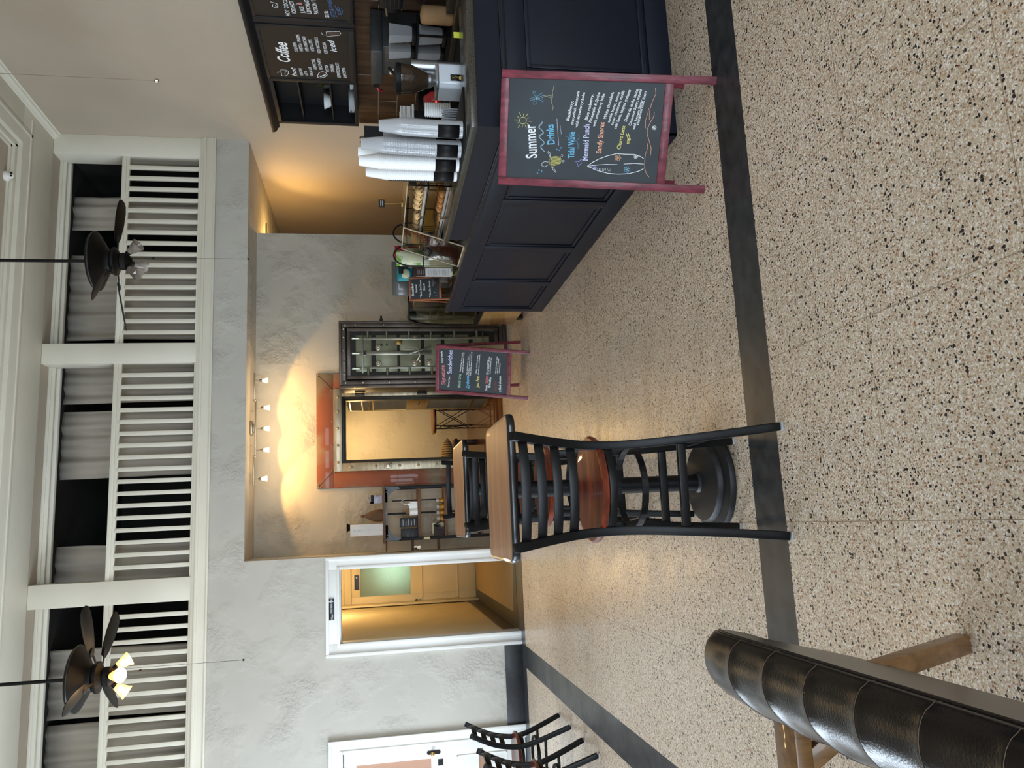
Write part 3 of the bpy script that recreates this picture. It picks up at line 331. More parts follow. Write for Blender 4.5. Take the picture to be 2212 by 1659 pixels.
struct('wall_front', wall_with_holes(MB(), 'x', XL-.15, XR+.15, 0, 5.3, YF-.15, YF, [(a, b, .55, 2.95) for a, b in FRONT_WINDOWS]), 'upper_paint')
k = 0
for a, b in LEFT_WINDOWS:
    k += 1; m = MB()
    for y in (a, b-.05, (a+b)/2-.02): m.box(XL-.10, XL-.02, y, y+.05, .55, 2.95)
    for z in (.55, 2.25, 2.90): m.box(XL-.10, XL-.02, a, b, z, z+.05)
    struct('window_%d' % k, m, 'white_trim')
for a, b in FRONT_WINDOWS:
    k += 1; m = MB()
    for x in (a, b-.05): m.box(x, x+.05, YF-.10, YF-.02, .55, 2.95)
    for z in (.55, 2.25, 2.90): m.box(a, b, YF-.10, YF-.02, z, z+.05)
    struct('window_%d' % k, m, 'white_trim')
struct('wall_right', B(XR, XR+.15, YF, 12.6, 0, 5.3), 'upper_paint')
# wall with the two doors, left of the niche
DX0, DX1, DZ = -1.255, -.445, 2.02      # restroom lobby doorway
LX0, LX1 = -3.22, -2.385                # closed door at the left
m = wall_with_holes(MB(), 'x', XL-.15, -.31, 0, 3.41, YB, YB+.16, [(DX0, DX1, 0, DZ), (LX0, LX1, 0, 2.0)])
m.box(-.31, XR, YB, YB+.16, 3.04, 3.41); m.box(-.45, -.305, YB+.16, 9.8, 0, 3.04)
struct('wall_back', m, 'wall_paint')
# niche / vault wall
VX0, VX1, VZ0, VZ1 = .776, 1.60, .10, 1.992
m = wall_with_holes(MB(), 'x', -.31, 3.74, 0, 3.04, 9.8, 10.1, [(VX0, VX1, 0, VZ1)])
m.box(3.6, 3.74, 10.1, 12.6, 0, 3.04)
struct('wall_vault', m, 'vault_paint')
struct('wall_alcove', B(3.6, XR+.1, 12.6, 12.75, 0, 3.04), 'vault_paint')
struct('ceiling_niche', B(-.45, XR, YB+.16, 12.75, 3.04, 3.14), 'wall_paint')
# main ceiling, dropped border beam and crown
struct('ceiling', B(XL-.15, XR+.15, YF-.15, YB+.2, 5.30, 5.4), 'upper_paint')
m = MB(); m.box(XL, XR, 8.36, YB, 5.20, 5.299); m.box(4.15, XR, YF, 8.359, 5.20, 5.299)
m.box(XL, 4.12, 8.30, 8.37, 5.245, 5.30); m.box(4.09, 4.16, YF, 8.37, 5.245, 5.30); m.box(XL, 4.10, 8.27, 8.31, 5.275, 5.3); m.box(4.06, 4.10, YF, 8.31, 5.275, 5.3)
m.box(XL, 4.5, 8.52, 8.56, 5.185, 5.2); m.box(4.29, 4.33, YF, 8.56, 5.185, 5.2)
struct('trim_1', m, 'gallery_trim', .004)
struct('ceiling_gallery_edge', MB().box(XL, XR, YB+.002, YB+.36, 5.2, 5.299), 'upper_paint')
prof = [(4.65, 5.13), (4.65, 5.2), (4.575, 5.2), (4.578, 5.188), (4.60, 5.175), (4.612, 5.15), (4.635, 5.145), (4.637, 5.13)]
struct('trim_2', MB().prism(prof, YF, YB, 'xz'), 'gallery_trim')
# gallery front: fascia, posts, rails
m = MB()
m.box(XL, XR, YB-.03, YB+.1, 3.41, 3.53); m.box(XL, XR, YB-.05, YB+.04, 3.515, 3.545); m.box(XL, XR, YB-.055, YB-.02, 3.405, 3.425)
m.box(XL, XR, YB-.01, YB+.16, 3.545, 3.585)
BAYS = [(2.155, 4.41), (-.439, 1.927), (-3.05, -.687)]
for x0, x1 in ((4.41, 4.65), (1.927, 2.155), (-.687, -.439), (-3.29, -3.05), (XL, -4.9)): m.box(x0, x1, YB, YB+.27, 3.586, 5.199)
m.box(XL, XR, YB+.28, YB+.34, 5.10, 5.199)
for x0, x1 in BAYS:
    m.box(x0+.001, x1-.001, YB+.22, YB+.26, 5.13, 5.198); m.box(x0+.001, x1-.001, YB+.20, YB+.22, 5.165, 5.198)
struct('trim_3', m, 'gallery_trim', .004)
g = thing('gallery_railing', 'white painted railing of square balusters along the upper gallery', 'railing', (0, YB, 3.58))
g['kind'] = 'structure'; del g['category']
b_ = None
for bi, (x0, x1) in enumerate(BAYS):
    r = MB().box(x0, x1, .02, .085, .835, .88); r.box(x0, x1, .03, .075, .80, .835); r.build('handrail', 'gallery_trim', g, .004)
    MB().box(x0, x1, .015, .09, 0, .03).build('bottom_rail', 'gallery_trim', g, .003)
    n = round((x1-x0)/.1335); st = (x1-x0)/n
    for i in range(1, n):
        if b_ is None: b_ = MB().box(-.023, .023, .03, .072, .02, .81).build('baluster', 'gallery_trim', g, .003); c = b_
        else: c = b_.copy(); col.objects.link(c)
        c.location = (x0+i*st, 0, 0)
# gallery interior
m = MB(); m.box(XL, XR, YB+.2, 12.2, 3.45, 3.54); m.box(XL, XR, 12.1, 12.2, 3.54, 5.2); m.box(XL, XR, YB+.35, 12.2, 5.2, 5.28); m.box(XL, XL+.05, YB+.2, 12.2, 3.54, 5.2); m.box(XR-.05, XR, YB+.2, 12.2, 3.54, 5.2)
struct('wall_gallery', m, 'gallery_shade')  # dark wall colour stands in for the unlit gallery's shade
def curtain(x0, x1, seed, lab, y=9.78):
    rnd = random.Random(seed); n = max(10, int((x1-x0)*60)); ph = [rnd.uniform(0, 6.28) for _ in range(3)]; P_ = []
    for i in range(n+1):
        u = i/n; x = x0+(x1-x0)*u; d = .030*math.sin(x*26+ph[0])+.018*math.sin(x*47+ph[1])+.012*math.sin(x*11+ph[2])
        P_.append([Vector((x+(.018*math.sin(z*1.2+ph[0]))*(1 if z < 1.2 else 0), d*(.55+.45*(1.655-z)), z)) for z in (.02, .5, 1.0, 1.35, 1.655)])
    o = MB().grid(P_).build('curtain', 'curtain', None, solid=.004); o.location = (0, y, 3.54); tag(o, lab, 'curtain', 'gallery curtains'); return o
curtain(3.724, 4.167, 1, 'narrow pale curtain behind the railing at the right end of the gallery')
curtain(2.343, 3.411, 2, 'wide pale curtain behind the right-hand ceiling fan')
curtain(1.578, 2.033, 3, 'pale curtain just left of the gallery post by the right fan')
curtain(.70, 1.49, 4, 'wide pale curtain in the middle gallery bay right of the dark gap')
curtain(-.52, -.06, 5, 'pale curtain at the left end of the middle gallery bay')
curtain(-1.924, -1.188, 6, 'pale curtain behind the left-hand ceiling fan')
curtain(-3.0, -1.985, 7, 'pale curtain at the far left of the gallery')
# door casings
def casing(m, x0, x1, z1, y=YB, w=.135, dz=.145):
    for a, b in ((x0-w, x0), (x1, x1+w)):
        m.box(a, b, y-.022, y, 0, z1+dz)
    m.box(x0+.0005, x1-.0005, y-.022, y, z1, z1+dz)
    for a, b in ((x0-w-.006, x0-w+.03), (x1+w-.03, x1+w+.006)): m.box(a, b, y-.042, y-.0005, 0, z1+dz+.006)
    m.box(x0-w+.0305, x1+w-.0305, y-.042, y-.0005, z1+dz-.03, z1+dz+.006)
    for a, b in ((x0-.035, x0), (x1, x1+.035)): m.box(a, b, y-.032, y-.0007, 0, z1-.0005)
    m.box(x0-.035, x1+.035, y-.032, y-.0007, z1, z1+.03)
m = MB(); casing(m, DX0+.01, DX1-.01, DZ); casing(m, LX0, LX1, 2.0)
for a, b in ((DX0, DX0+.012), (DX1-.012, DX1)): m.box(a, b, YB, YB+.18, 0, DZ)
m.box(DX0, DX1, YB, YB+.18, DZ-.012, DZ)
struct('trim_4', m, 'door_white', .003)
m = MB(); m.box(-2.27, -1.40, YB-.014, YB, 0, .2); m.box(-4.98, -3.36, YB-.014, YB, 0, .2); struct('baseboard_back', m, 'dark_slab', .002)
m = MB(); m.box(XL, XL+.014, YF, YB, 0, .2); struct('baseboard_left', m, 'dark_slab')
# closed white door at the left with amber obscure glass
d = struct('door_1', wall_with_holes(MB(), 'x', LX0+.004, LX1-.004, .008, 1.99, YB+.012, YB+.052, [(LX0+.13, LX1-.135, 1.06, 1.86)]), 'door_white', .002)
B(LX0+.13, LX1-.135, YB+.026, YB+.034, 1.06, 1.86).build('glass_pane', 'amber_frost', d)
m = MB()
for z0, z1 in ((.22, .78),): 
    for a, b, c_, e in ((LX0+.13, LX1-.13, z0, z0+.012), (LX0+.13, LX1-.13, z1-.012, z1), (LX0+.13, LX0+.142, z0, z1), (LX1-.142, LX1-.13, z0, z1)): m.box(a, b, YB+.004, YB+.013, c_, e)
m.build('panel_moulding', 'door_white', d, .002)
hd = MB().prism([(LX1-.075+.02*math.cos(t), (.055 if math.sin(t) > 0 else -.055)+1.03+.02*math.sin(t)) for t in [2*PI*i/16 for i in range(16)]], YB+.004, YB+.012, 'xz').build('door_plate', 'bronze', d)
MB().cyl((LX1-.075, YB+.006, 1.045), (LX1-.075, YB-.03, 1.045), .009).lathe([(.001, -.062), (.018, -.058), (.024, -.045), (.018, -.03), (.009, -.026)], (LX1-.075, YB, 1.045), 16, axis='y').build('door_knob', 'brass', hd)
MB().box(-2.60, -2.535, YB+.008, YB+.012, .93, .985).build('sign_plate', 'sign_black', d)

# ---------------------------------------------------------------- lobby behind the doorway
m = MB(); m.box(-1.41, -1.262, YB+.16, 13.2, 0, 2.6); m.box(-.46, -.45, 9.8, 9.81, 0, .1)
struct('wall_lobby_left', m, 'vestibule_paint'); struct('wall_lobby_right', B(-.32, -.20, 10.1, 13.2, 0, 2.6), 'vestibule_paint')
m = wall_with_holes(MB(), 'x', -1.41, -.2, 0, 2.6, 13.2, 13.3, [(-1.375, -.46, 0, 2.03)]); struct('wall_lobby_back', m, 'vestibule_paint')
struct('ceiling_lobby', B(-1.41, -.322, YB+.16, 13.3, 2.6, 2.68), 'vestibule_paint')
m = MB(); m.box(-1.262, -1.245, YB+.18, 13.18, 0, .17); struct('baseboard_lobby', m, 'dark_slab')
m = MB(); m.box(-1.465+.06, -1.375, 13.17, 13.21, 0, 2.16); m.box(-1.40, -.3, 13.17, 13.21, 2.03, 2.16); m.box(-1.40, -.3, 13.15, 13.2, 2.14, 2.17); m.box(-1.245, -1.215, 12.9, 13.2, 0, 2.25)
struct('trim_5', m, 'cream_door', .004)
m = MB(); m.box(-1.245, -.33, YB+.17, 13.19, .001, .004); o = struct('floor_lobby_border', m, 'dark_slab')
m = MB().prism([(-.617, 9.47), (-.36, 9.47), (-.36, 13.12), (-.711, 13.12), (-1.08, 13.12), (-1.08, 9.55)], .004, .007); struct('floor_lobby', m, 'mdf')
m = MB().prism([(-.617, 9.47), (-.36, 9.47), (-.36, 13.12), (-1.08, 13.12), (-1.08, 9.55)], .004, .007)
struct('wall_lobby_far', MB().box(-1.6, -.1, 14.4, 14.5, 0, 2.6).box(-1.6, -1.5, 13.35, 14.4, 0, 2.6).box(-.2, -.1, 13.35, 14.4, 0, 2.6), 'vestibule_paint'); point('door_glass_backlight', (-.72, 14.1, 1.35), 7, (.72, 1.0, .85), .3)  # unseen room and lamp added to light the door glass from behind
d = struct('door_2', wall_with_holes(MB(), 'x', -1.372, -.463, .008, 2.025, 13.205, 13.245, [(-1.108, -.66, 1.072, 1.88)]), 'cream_door', .003)
B(-1.108, -.66, 13.22, 13.228, 1.072, 1.88).build('glass_pane', 'frost', d)
m = MB()
for a, b, c_, e in ((-1.21, -.6, .88, .90), (-1.21, -.6, .30, .315), (-1.21, -1.195, .30, .90)): m.box(a, b, 13.195, 13.206, c_, e)
m.build('panel_moulding', 'cream_door', d, .002)
kn = MB().cyl((-1.215, 13.2, .985), (-1.215, 13.15, .985), .024); kn.cyl((-1.215, 13.2, .93), (-1.215, 13.19, .93), .016); kn.build('door_knob', 'bronze', d)
sg = B(-.995, -.76, 13.192, 13.204, 1.90, 1.975).build('restroom_sign', 'sign_black', d)
MB().lathe([(.001, -.003), (.012, -.002), (.012, 0)], (-.80, 13.192, 1.94), 12, axis='y').build('pictogram', 'sign_ink', sg)
o = MB(); o.box(-.99, -.765, 0, 0, 0, 0) if False else None
sgn = B(-.115, .115, -.012, 0, 0, .078).build('restroom_sign', 'sign_black', None, .003); sgn.location = (-.875, YB-.024, 2.078)
tag(sgn, 'small black plate reading Men above the open doorway', 'sign')
w = MB(); write(w, 'Men', (-.105, .012), (-.052, .012), .024, M('sign_ink')); w.xf(T3(0, -.0135, 0) @ RX(PI/2)); w.build('lettering', None, sgn, smooth=False)
w = MB().ball((.085, -.0135, .055), .008, 10, sc=(1, .15, 1)); w.box(.076, .094, -.0145, -.0125, .022, .045); w.box(.079, .084, -.0145, -.0125, .008, .024); w.box(.086, .091, -.0145, -.0125, .008, .024); w.build('pictogram', 'sign_ink', sgn)
dome = MB().lathe([(.14, 0), (.15, -.02), (.12, -.06), (.06, -.085), (.001, -.09)], (0, 0, 0), 24).build('ceiling_light', 'lamp_frost'); dome.location = (-.8, 11.9, 2.6)
tag(dome, 'round frosted ceiling light inside the lobby behind the doorway', 'lamp'); point('lobby_bulb', (-.8, 11.9, 2.42), 19, WARM2, .12)
door_stop = MB().box(-.018, .018, -.03, 0, -.045, .045).lathe([(.018, 0), (.014, -.012), (.001, -.014)], (0, -.03, 0), 12, axis='y').build('thermostat', 'nickel'); door_stop.location = (-.285, 9.7, 1.13); door_stop.rotation_euler = (0, 0, PI/2)
tag(door_stop, 'small metal wall knob plate on the niche side wall', 'switch')

# ---------------------------------------------------------------- vault opening
vf = thing('vault_door_frame', 'rust-streaked riveted steel surround of the vault opening', 'door frame', (0, 9.8, 0)); vf['kind'] = 'structure'; del vf['category']
m = MB()
def frame(m, x0, x1, z1, w, y0, y1, z0=0):
    m.box(x0, x0+w, y0, y1, z0, z1-w); m.box(x1-w, x1, y0, y1, z0, z1-w); m.box(x0, x1, y0, y1, z1-w, z1)
frame(m, .484, 1.904, 2.312, .205, -.03, 0); m.build('surround', 'rust_steel', vf, .003)
m = MB(); m.bar((.49, -.031, 2.306), (.685, -.031, 2.11), .004); m.bar((1.898, -.031, 2.306), (1.70, -.031, 2.11), .004); m.build('mitre_joint', 'vault_dark', vf)
m = MB(); frame(m, .680, 1.706, 2.108, .10, -.05, .0); m.build('jamb', 'brushed_steel', vf, .003)
m = MB(); frame(m, .776, 1.61, 2.005, .03, -.035, .06); frame(m, .80, 1.585, 1.98, .02, .0, .12); m.build('inner_jamb', 'vault_dark', vf, .002)
rv = None
pts = [(.73, z) for z in (.4, .62, .85, 1.08, 1.31, 1.6, 1.9)]+[(x, 2.055) for x in (.79, 1.0, 1.21, 1.42, 1.60)]+[(1.655, z) for z in (.35, .6, .9, 1.2, 1.95)]
for x, z in pts:
    if rv is None: rv = MB().lathe([(.017, 0), (.017, -.006), (.012, -.014), (.001, -.018)], (0, 0, 0), 14, axis='y').build('rivet', 'rivet', vf); c = rv
    else: c = rv.copy(); col.objects.link(c)
    c.location = (x, -.05, z)
for x, z in [(.50, 2.29), (.53, 2.29), (.50, 2.26), (1.89, 2.29), (1.86, 2.29), (.676, 2.10), (.70, 2.13), (1.0, 2.125), (1.3, 2.125), (1.69, 2.13), (.672, 1.6), (.672, 1.2), (.672, .8)]:
    c = rv.copy(); col.objects.link(c); c.location = (x, -.03, z); c.scale = (.55, .55, .55)
m = MB().box(.70, .765, -.075, -.05, 1.40, 1.50); m.box(.715, .75, -.085, -.075, 1.43, 1.48); m.build('strike_plate', 'nickel', vf, .003)
# vault interior
m = MB(); m.box(.3, .4, 10.1, 13.0, 0, 2.7); m.box(1.95, 2.05, 10.1, 13.0, 0, 2.7); m.box(.3, 2.05, 12.75, 12.9, 0, 2.7); struct('wall_vault_inside', m, 'vault_paint')
struct('ceiling_vault', B(.3, 2.05, 10.1, 12.9, 2.35, 2.45), 'vault_paint')
m = MB().box(.40, 1.95, 10.1, 12.75, 0, .11).box(.78, 1.6, 9.8, 10.1, 0, .10); struct('floor_vault', m, 'vault_floor')
m = MB().box(.70, 1.70, 9.68, 9.80, 0, .055); m.box(.70, 1.70, 9.72, 9.80, .055, .09); struct('trim_6', m, 'vault_floor', .004)
vl = MB().cyl((0, 0, 0), (0, 0, -.05), .05, 16).lathe([(.02, -.05), (.05, -.14), (.048, -.14), (.018, -.052)], (0, 0, 0), 20).build('spot_light', 'bronze'); vl.location = (1.3, 11.75, 2.35); tag(vl, 'small ceiling spot inside the vault above the wall', 'lamp'); MB().ball((0, 0, -.13), .028, 12).build('bulb', 'lamp_glass', vl)
spot('vault_spot', (1.3, 11.75, 2.2), (1.15, 12.75, 1.6), 120, WARM3, math.radians(110), .9, .03); point('vault_glow', (1.25, 11.3, 1.95), 14, WARM3, .08)
# round side table
t = thing('round_side_table', 'round pale-topped side table with crossed black legs inside the vault', 'table', (1.60, 11.95, .11))
MB().lathe([(.245, .60), (.25, .605), (.25, .622), (.245, .626)], (0, 0, 0), 40).build('tabletop', 'table_wood', t); MB().lathe([(.232, .575), (.232, .60)], (0, 0, 0), 40).build('top_ring', 'black_metal', t)
pr4 = [Vector((.2*math.cos(a), .2*math.sin(a), 0)) for a in (.5, 2.07, 3.64, 5.21)]
for i in range(4):
    MB().cyl(pr4[i], pr4[i]+Vector((0, 0, .58)), .008, 8).ball(pr4[i]+Vector((0, 0, .008)), .013, 8).build('leg', 'black_metal', t)
for i in range(4):
    a, b = pr4[i], pr4[(i+1) % 4]; m = MB()
    m.cyl(a+Vector((0, 0, .07)), b+Vector((0, 0, .55)), .006, 6); m.cyl(a+Vector((0, 0, .55)), b+Vector((0, 0, .07)), .006, 6); m.build('cross_brace', 'black_metal', t)
# bench with bolster
t = thing('wooden_bench', 'dark wooden bench under a striped bolster inside the vault', 'bench', (.82, 11.6, .11))
MB().box(-.4, .40, -.2, .2, .30, .345).build('seat', 'bench_wood', t, .01)
for x in (-.36, .36):
    for y in (-.16, .16): MB().box(x-.025, x+.025, y-.025, y+.025, 0, .30).build('leg', 'bench_wood', t, .003)
MB().box(-.38, .38, -.01, .02, .12, .16).build('stretcher', 'bench_wood', t)
m = MB().lathe([(.001, .0), (.03, .03), (.065, .09), (.085, .18), (.09, .30), (.085, .42), (.065, .5), (.001, .54)], (0, 0, 0), 20, axis='x')
for v in m.v: v.x = -v.x
o = m.build('bolster_pillow', 'fabric_stripe'); o.location = (1.255, 11.6, .11+.345+.09); tag(o, 'striped tan bolster pillow lying on the bench in the vault', 'pillow')

# open vault door, folded back against the wall
VD = thing('vault_door', 'massive open steel vault door showing its bolt work', 'vault door', (1.60, 9.06, .03))
Wd, Hd = .80, 1.975
m = MB().box(0, Wd, .08, .42, 0, Hd); m.build('slab', 'vault_dark', VD, .006)
m = MB(); 
def rim(m, a, b, y0, y1, w): 
    m.box(a, a+w, y0, y1, a, Hd-a); m.box(Wd-a-w, Wd-a, y0, y1, a, Hd-a); m.box(a+w, Wd-a-w, y0, y1, Hd-a-w, Hd-a); m.box(a+w, Wd-a-w, y0, y1, a, a+w)
rim(m, 0, 0, .03, .10, .030); m.build('outer_step', 'vault_frame', VD, .004)
m = MB(); rim(m, .035, 0, .012, .09, .045); m.build('middle_step', 'vault_frame', VD, .004)
m = MB(); rim(m, .095, 0, -.012, .085, .042); m.build('inner_step', 'vault_frame', VD, .004)
m = MB(); m.box(.137, Wd-.137, .03, .08, .137, Hd-.137); m.build('recess', 'vault_dark', VD)
m = MB()
for a, b, c_, e in ((.18, .62, 1.60, 1.78), (.18, .62, 1.30, 1.55), (.18, .40, 1.02, 1.27), (.43, .62, 1.02, 1.27), (.18, .62, .78, .98), (.18, .62, .45, .74), (.2, .6, .2, .4)): m.box(a, b, .012, .035, c_, e)
m.build('mechanism_plate', 'vault_plate', VD, .003)
m = MB()
for x in (.225, .575): m.bar((x, .0, .22), (x, .0, 1.74), .028, .012, (0, 1, 0))
m.bar((.40, .002, .9), (.40, .002, 1.74), .05, .012, (0, 1, 0)); m.bar((.16, -.002, 1.70), (.64, -.002, 1.70), .012, .032, (0, 1, 0)); m.bar((.16, -.002, .28), (.64, -.002, .28), .012, .032, (0, 1, 0)); m.bar((.39, -.004, 1.16), (.47, -.004, .9), .02, .01, (0, 1, 0)); m.build('connecting_bar', 'vault_bar', VD, .002)
bo = None
for x, ln in ((.18, .075), (.62, .075)):
    for z in (.35, .62, .90, 1.16, 1.42, 1.64):
        if bo is None: bo = MB().cyl((-.0425, 0, 0), (.0425, 0, 0), .015, 14).build('locking_bolt', 'vault_bar', VD); c = bo
        else: c = bo.copy(); col.objects.link(c)
        c.location = (x, -.002, z)
for x in (.22, .40, .58):
    c = bo.copy(); col.objects.link(c); c.location = (x, -.002, 1.78); c.rotation_euler = (0, PI/2, 0)
dial = None
for x, z, s_ in ((.28, 1.52, 1), (.47, 1.52, 1), (.285, 1.10, 1.15), (.285, .93, 1.1), (.585, 1.09, .8)):
    if dial is None: dial = MB().lathe([(.036, .0), (.036, -.008), (.028, -.014), (.026, -.010), (.018, -.010), (.014, -.02), (.001, -.022)], (0, 0, 0), 20, axis='y').build('dial_boss', 'brushed_steel', VD); c = dial
    else: c = dial.copy(); col.objects.link(c)
    c.location = (x, .008, z); c.scale = (s_, s_, s_)
m = MB()
for x, z in ((.50, 1.48), (.57, 1.48), (.5, 1.42), (.57, 1.42)): m.cyl((x, .012, z), (x, .002, z), .011, 12)
m.build('lock_screw', 'vault_dark', VD)
MB().box(.50, .575, -.004, .012, 1.24, 1.315).build('lock_case', 'brass', VD, .004); MB().box(.372, .432, -.008, .0, 1.655, 1.71).build('maker_plate', 'nickel', VD, .002); MB().box(.38, .424, -.011, -.008, 1.663, 1.70).build('plate_face', 'sign_black', VD)
m = MB().path([(.46, -.01, 1.22), (.46, -.02, 1.10), (.44, -.03, 1.06), (.36, -.03, 1.04), (.30, -.02, 1.07)], .014, .014, (0, 1, 0)); m.ball((.30, -.025, 1.04), .018, 10); m.build('crank_lever', 'brushed_steel', VD)
c0 = None
for x, z in [(.0575, z) for z in (.2, .5, .8, 1.1, 1.4, 1.7, 1.9)]+[(Wd-.0575, z) for z in (.2, .5, .8, 1.1, 1.45, 1.78, 1.9)]+[(x, Hd-.0575) for x in (.16, .3, .44, .6, .7)]:
    if c0 is None: c0 = MB().lathe([(.014, 0), (.014, -.005), (.008, -.011), (.001, -.012)], (0, 0, 0), 12, axis='y').build('rivet', 'vault_bar', VD); c = c0
    else: c = c0.copy(); col.objects.link(c)
    c.location = (x, .012, z)
m = MB().box(Wd, Wd+.03, .05, .10, 1.46, 1.50); m.cyl((Wd+.03, .075, 1.48), (Wd+.07, .075, 1.48), .012, 10); m.build('edge_latch', 'vault_dark', VD)
m = MB()
for z in (.3, 1.0, 1.75): m.cyl((-.02, .40, z-.06), (-.02, .40, z+.06), .018, 14)
m.build('hinge', 'vault_dark', VD, .003)
# day gate swung into the vault
G = thing('day_gate', 'slim brass and steel barred day gate inside the vault opening', 'gate', (1.585, 9.88, .13)); G.rotation_euler = (0, 0, math.radians(91.5))
gw, gh = .78, 1.80
m = MB(); m.box(0, .03, -.015, .015, 0, gh); m.box(gw-.03, gw, -.015, .015, 0, gh)
for z in (0, .20, 1.04, .78, gh-.18, gh-.02, gh-.32): m.box(0, gw, -.017, .017, z, z+.02)
m.build('gate_frame', 'brass', G, .002)
gb = None
for i in range(22):
    if gb is None: gb = MB().cyl((0, 0, .02), (0, 0, gh-.02), .0055, 6).ball((0, 0, gh+.012), .011, 8).build('bar', 'gate_steel', G); c = gb
    else: c = gb.copy(); col.objects.link(c)
    c.location = (.045+i*(gw-.09)/21, 0, 0)
lk = MB().box(.03, gw-.03, -.012, .012, .80, 1.04).build('lock_plate', 'brass', G, .002)
MB().lathe([(.03, -.012), (.03, -.022), (.018, -.03), (.001, -.04)], (.25, 0, .92), 16, axis='y').build('lock_cylinder', 'nickel', lk); MB().lathe([(.03, .012), (.03, .022), (.018, .03), (.001, .04)], (.25, 0, .92), 16, axis='y').build('lock_cylinder', 'nickel', lk)
m = MB()
for i in range(11):
    for z in (gh-.06, gh-.26): m.ball((.05+i*.068, 0, z), .014, 8)
m.build('finial_beads', 'brass', G)
m = MB().tube([(.1, 0, -.01), (.2, -.03, -.06), (.3, 0, -.09), (.38, .03, -.04), (.3, .05, -.02)], .018, 8); m.build('scroll_foot', 'bronze', G)

# ---------------------------------------------------------------- ceiling fans
fan_lamp = []
def make_fan(lab, x, y, phase, lit):
    t = thing('ceiling_fan', lab, 'ceiling fan', (x, y, 3.76), 0, 'ceiling fans')
    MB().cyl((0, 0, .15), (0, 0, 1.50), .0135, 10).build('downrod', 'bronze', t); MB().lathe([(.06, 1.54), (.07, 1.50), (.05, 1.46), (.015, 1.45)], (0, 0, 0), 20).build('ceiling_canopy', 'bronze', t)
    MB().lathe([(.02, .175), (.12, .17), (.235, .158), (.25, .143), (.25, .128), (.235, .118), (.215, .108), (.17, .08), (.13, .06), (.11, .045), (.10, .02), (.12, 0), (.12, -.02), (.085, -.035), (.07, -.05)], (0, 0, 0), 40).build('motor_housing', 'bronze', t)
    MB().lathe([(.251, .139), (.254, .135), (.251, .131)], (0, 0, 0), 40).build('trim_ring', 'steel_dark', t)
    MB().lathe([(.06, -.045), (.075, -.06), (.075, -.10), (.05, -.125), (.03, -.14), (.001, -.145)], (0, 0, 0), 24).build('switch_housing', 'bronze', t)
    for ang in phase:
        a = math.radians(ang); ir = MB().path([(.08, 0, .0), (.12, 0, -.012), (.17, 0, -.008), (.21, 0, 0)], .022, .006).lathe([(.001, -.004), (.032, -.004), (.036, .002), (.001, .006)], (.235, 0, .0), 18)
        ir.xf(RX(.18) if False else RZ(a)); iro = ir.build('blade_arm', 'bronze', t)
        pts = [(.20, .028), (.28, .052), (.42, .067), (.55, .066), (.62, .050), (.645, .022), (.645, -.022), (.62, -.050), (.55, -.066), (.42, -.067), (.28, -.052), (.20, -.028)]
        bl = MB().prism(pts, .004, .010); bl.xf(RZ(a) @ RX(math.radians(-14))); bl.build('blade', 'bronze' if not lit else 'bronze', iro, .002)
    for k_ in range(3):
        a = math.radians(phase[0]+70+120*k_); d = Vector((math.cos(a), math.sin(a), 0)); ax = (d*.62+Vector((0, 0, -.78))).normalized(); p0 = d*.055+Vector((0, 0, -.095))
        q = Vector((0, 0, 1)).rotation_difference(ax).to_matrix().to_4x4(); mx = Matrix.Translation(p0) @ q
        so = MB().lathe([(.012, 0), (.02, .02), (.024, .045), (.02, .05)], (0, 0, 0), 14).xf(mx).build('lamp_socket', 'bronze', t)
        MB().lathe([(.024, .045), (.030, .06), (.038, .09), (.046, .125), (.058, .150), (.0565, .150), (.0445, .125), (.0365, .09), (.0285, .06)], (0, 0, 0), 24).xf(mx).build('glass_shade', 'fan_glass_lit' if lit and k_ != 9 else 'fan_glass', so)
        MB().ball((0, 0, .095), .022, 12, sc=(1, 1, 1.25)).xf(mx).build('bulb', 'bulb' if lit else 'bulb_off', so)
        if lit: fan_lamp.append(Vector((x, y, 3.76))+(mx @ Vector((0, 0, .16))))
    MB().cyl((.03, .0, -.13), (.03, .0, -.30), .0014, 5).ball((.03, 0, -.312), .010, 8, sc=(1, 1, 1.5)).build('pull_chain', 'bronze', t)
    MB().cyl((.045, .03, -.11), (.045, .03, -1.08), .0014, 5).ball((.045, .03, -1.085), .009, 8).build('pull_cord', 'bronze', t)
    return t
make_fan('dark bronze ceiling fan on the right with its lamps off', 2.32, 6.8, (16, 140, 226), False)
make_fan('dark bronze ceiling fan on the left with its lamps glowing', -1.05, 6.8, (-30, 48, 118, 260), True)
for p in fan_lamp: point('fan_bulb', p, 5, WARM2, .04)
cd = MB().cyl((0, 0, .0), (0, 0, 2.6), .0018, 5).lathe([(.001, -.012), (.010, -.008), (.012, .006), (.003, .014)], (0, 0, 0), 12).build('pull_cord', 'nickel'); cd.location = (2.358, 4.0, 2.70)
tag(cd, 'long thin ceiling pull cord with a round bob before the right wall', 'cord')
o = thing('dome_camera', 'small white dome security camera on the ceiling', 'camera', (3.72, 8.25, 5.3))
MB().lathe([(.05, 0), (.05, -.03), (.04, -.045), (.001, -.05)], (0, 0, 0), 24).build('base', 'white_trim', o); MB().ball((0, -.01, -.055), .035, 16).build('camera_ball', 'white_trim', o); MB().cyl((-.012, -.035, -.07), (-.014, -.045, -.078), .01, 10).cyl((.014, -.035, -.07), (.016, -.045, -.078), .01, 10).build('lens', 'plug', o)

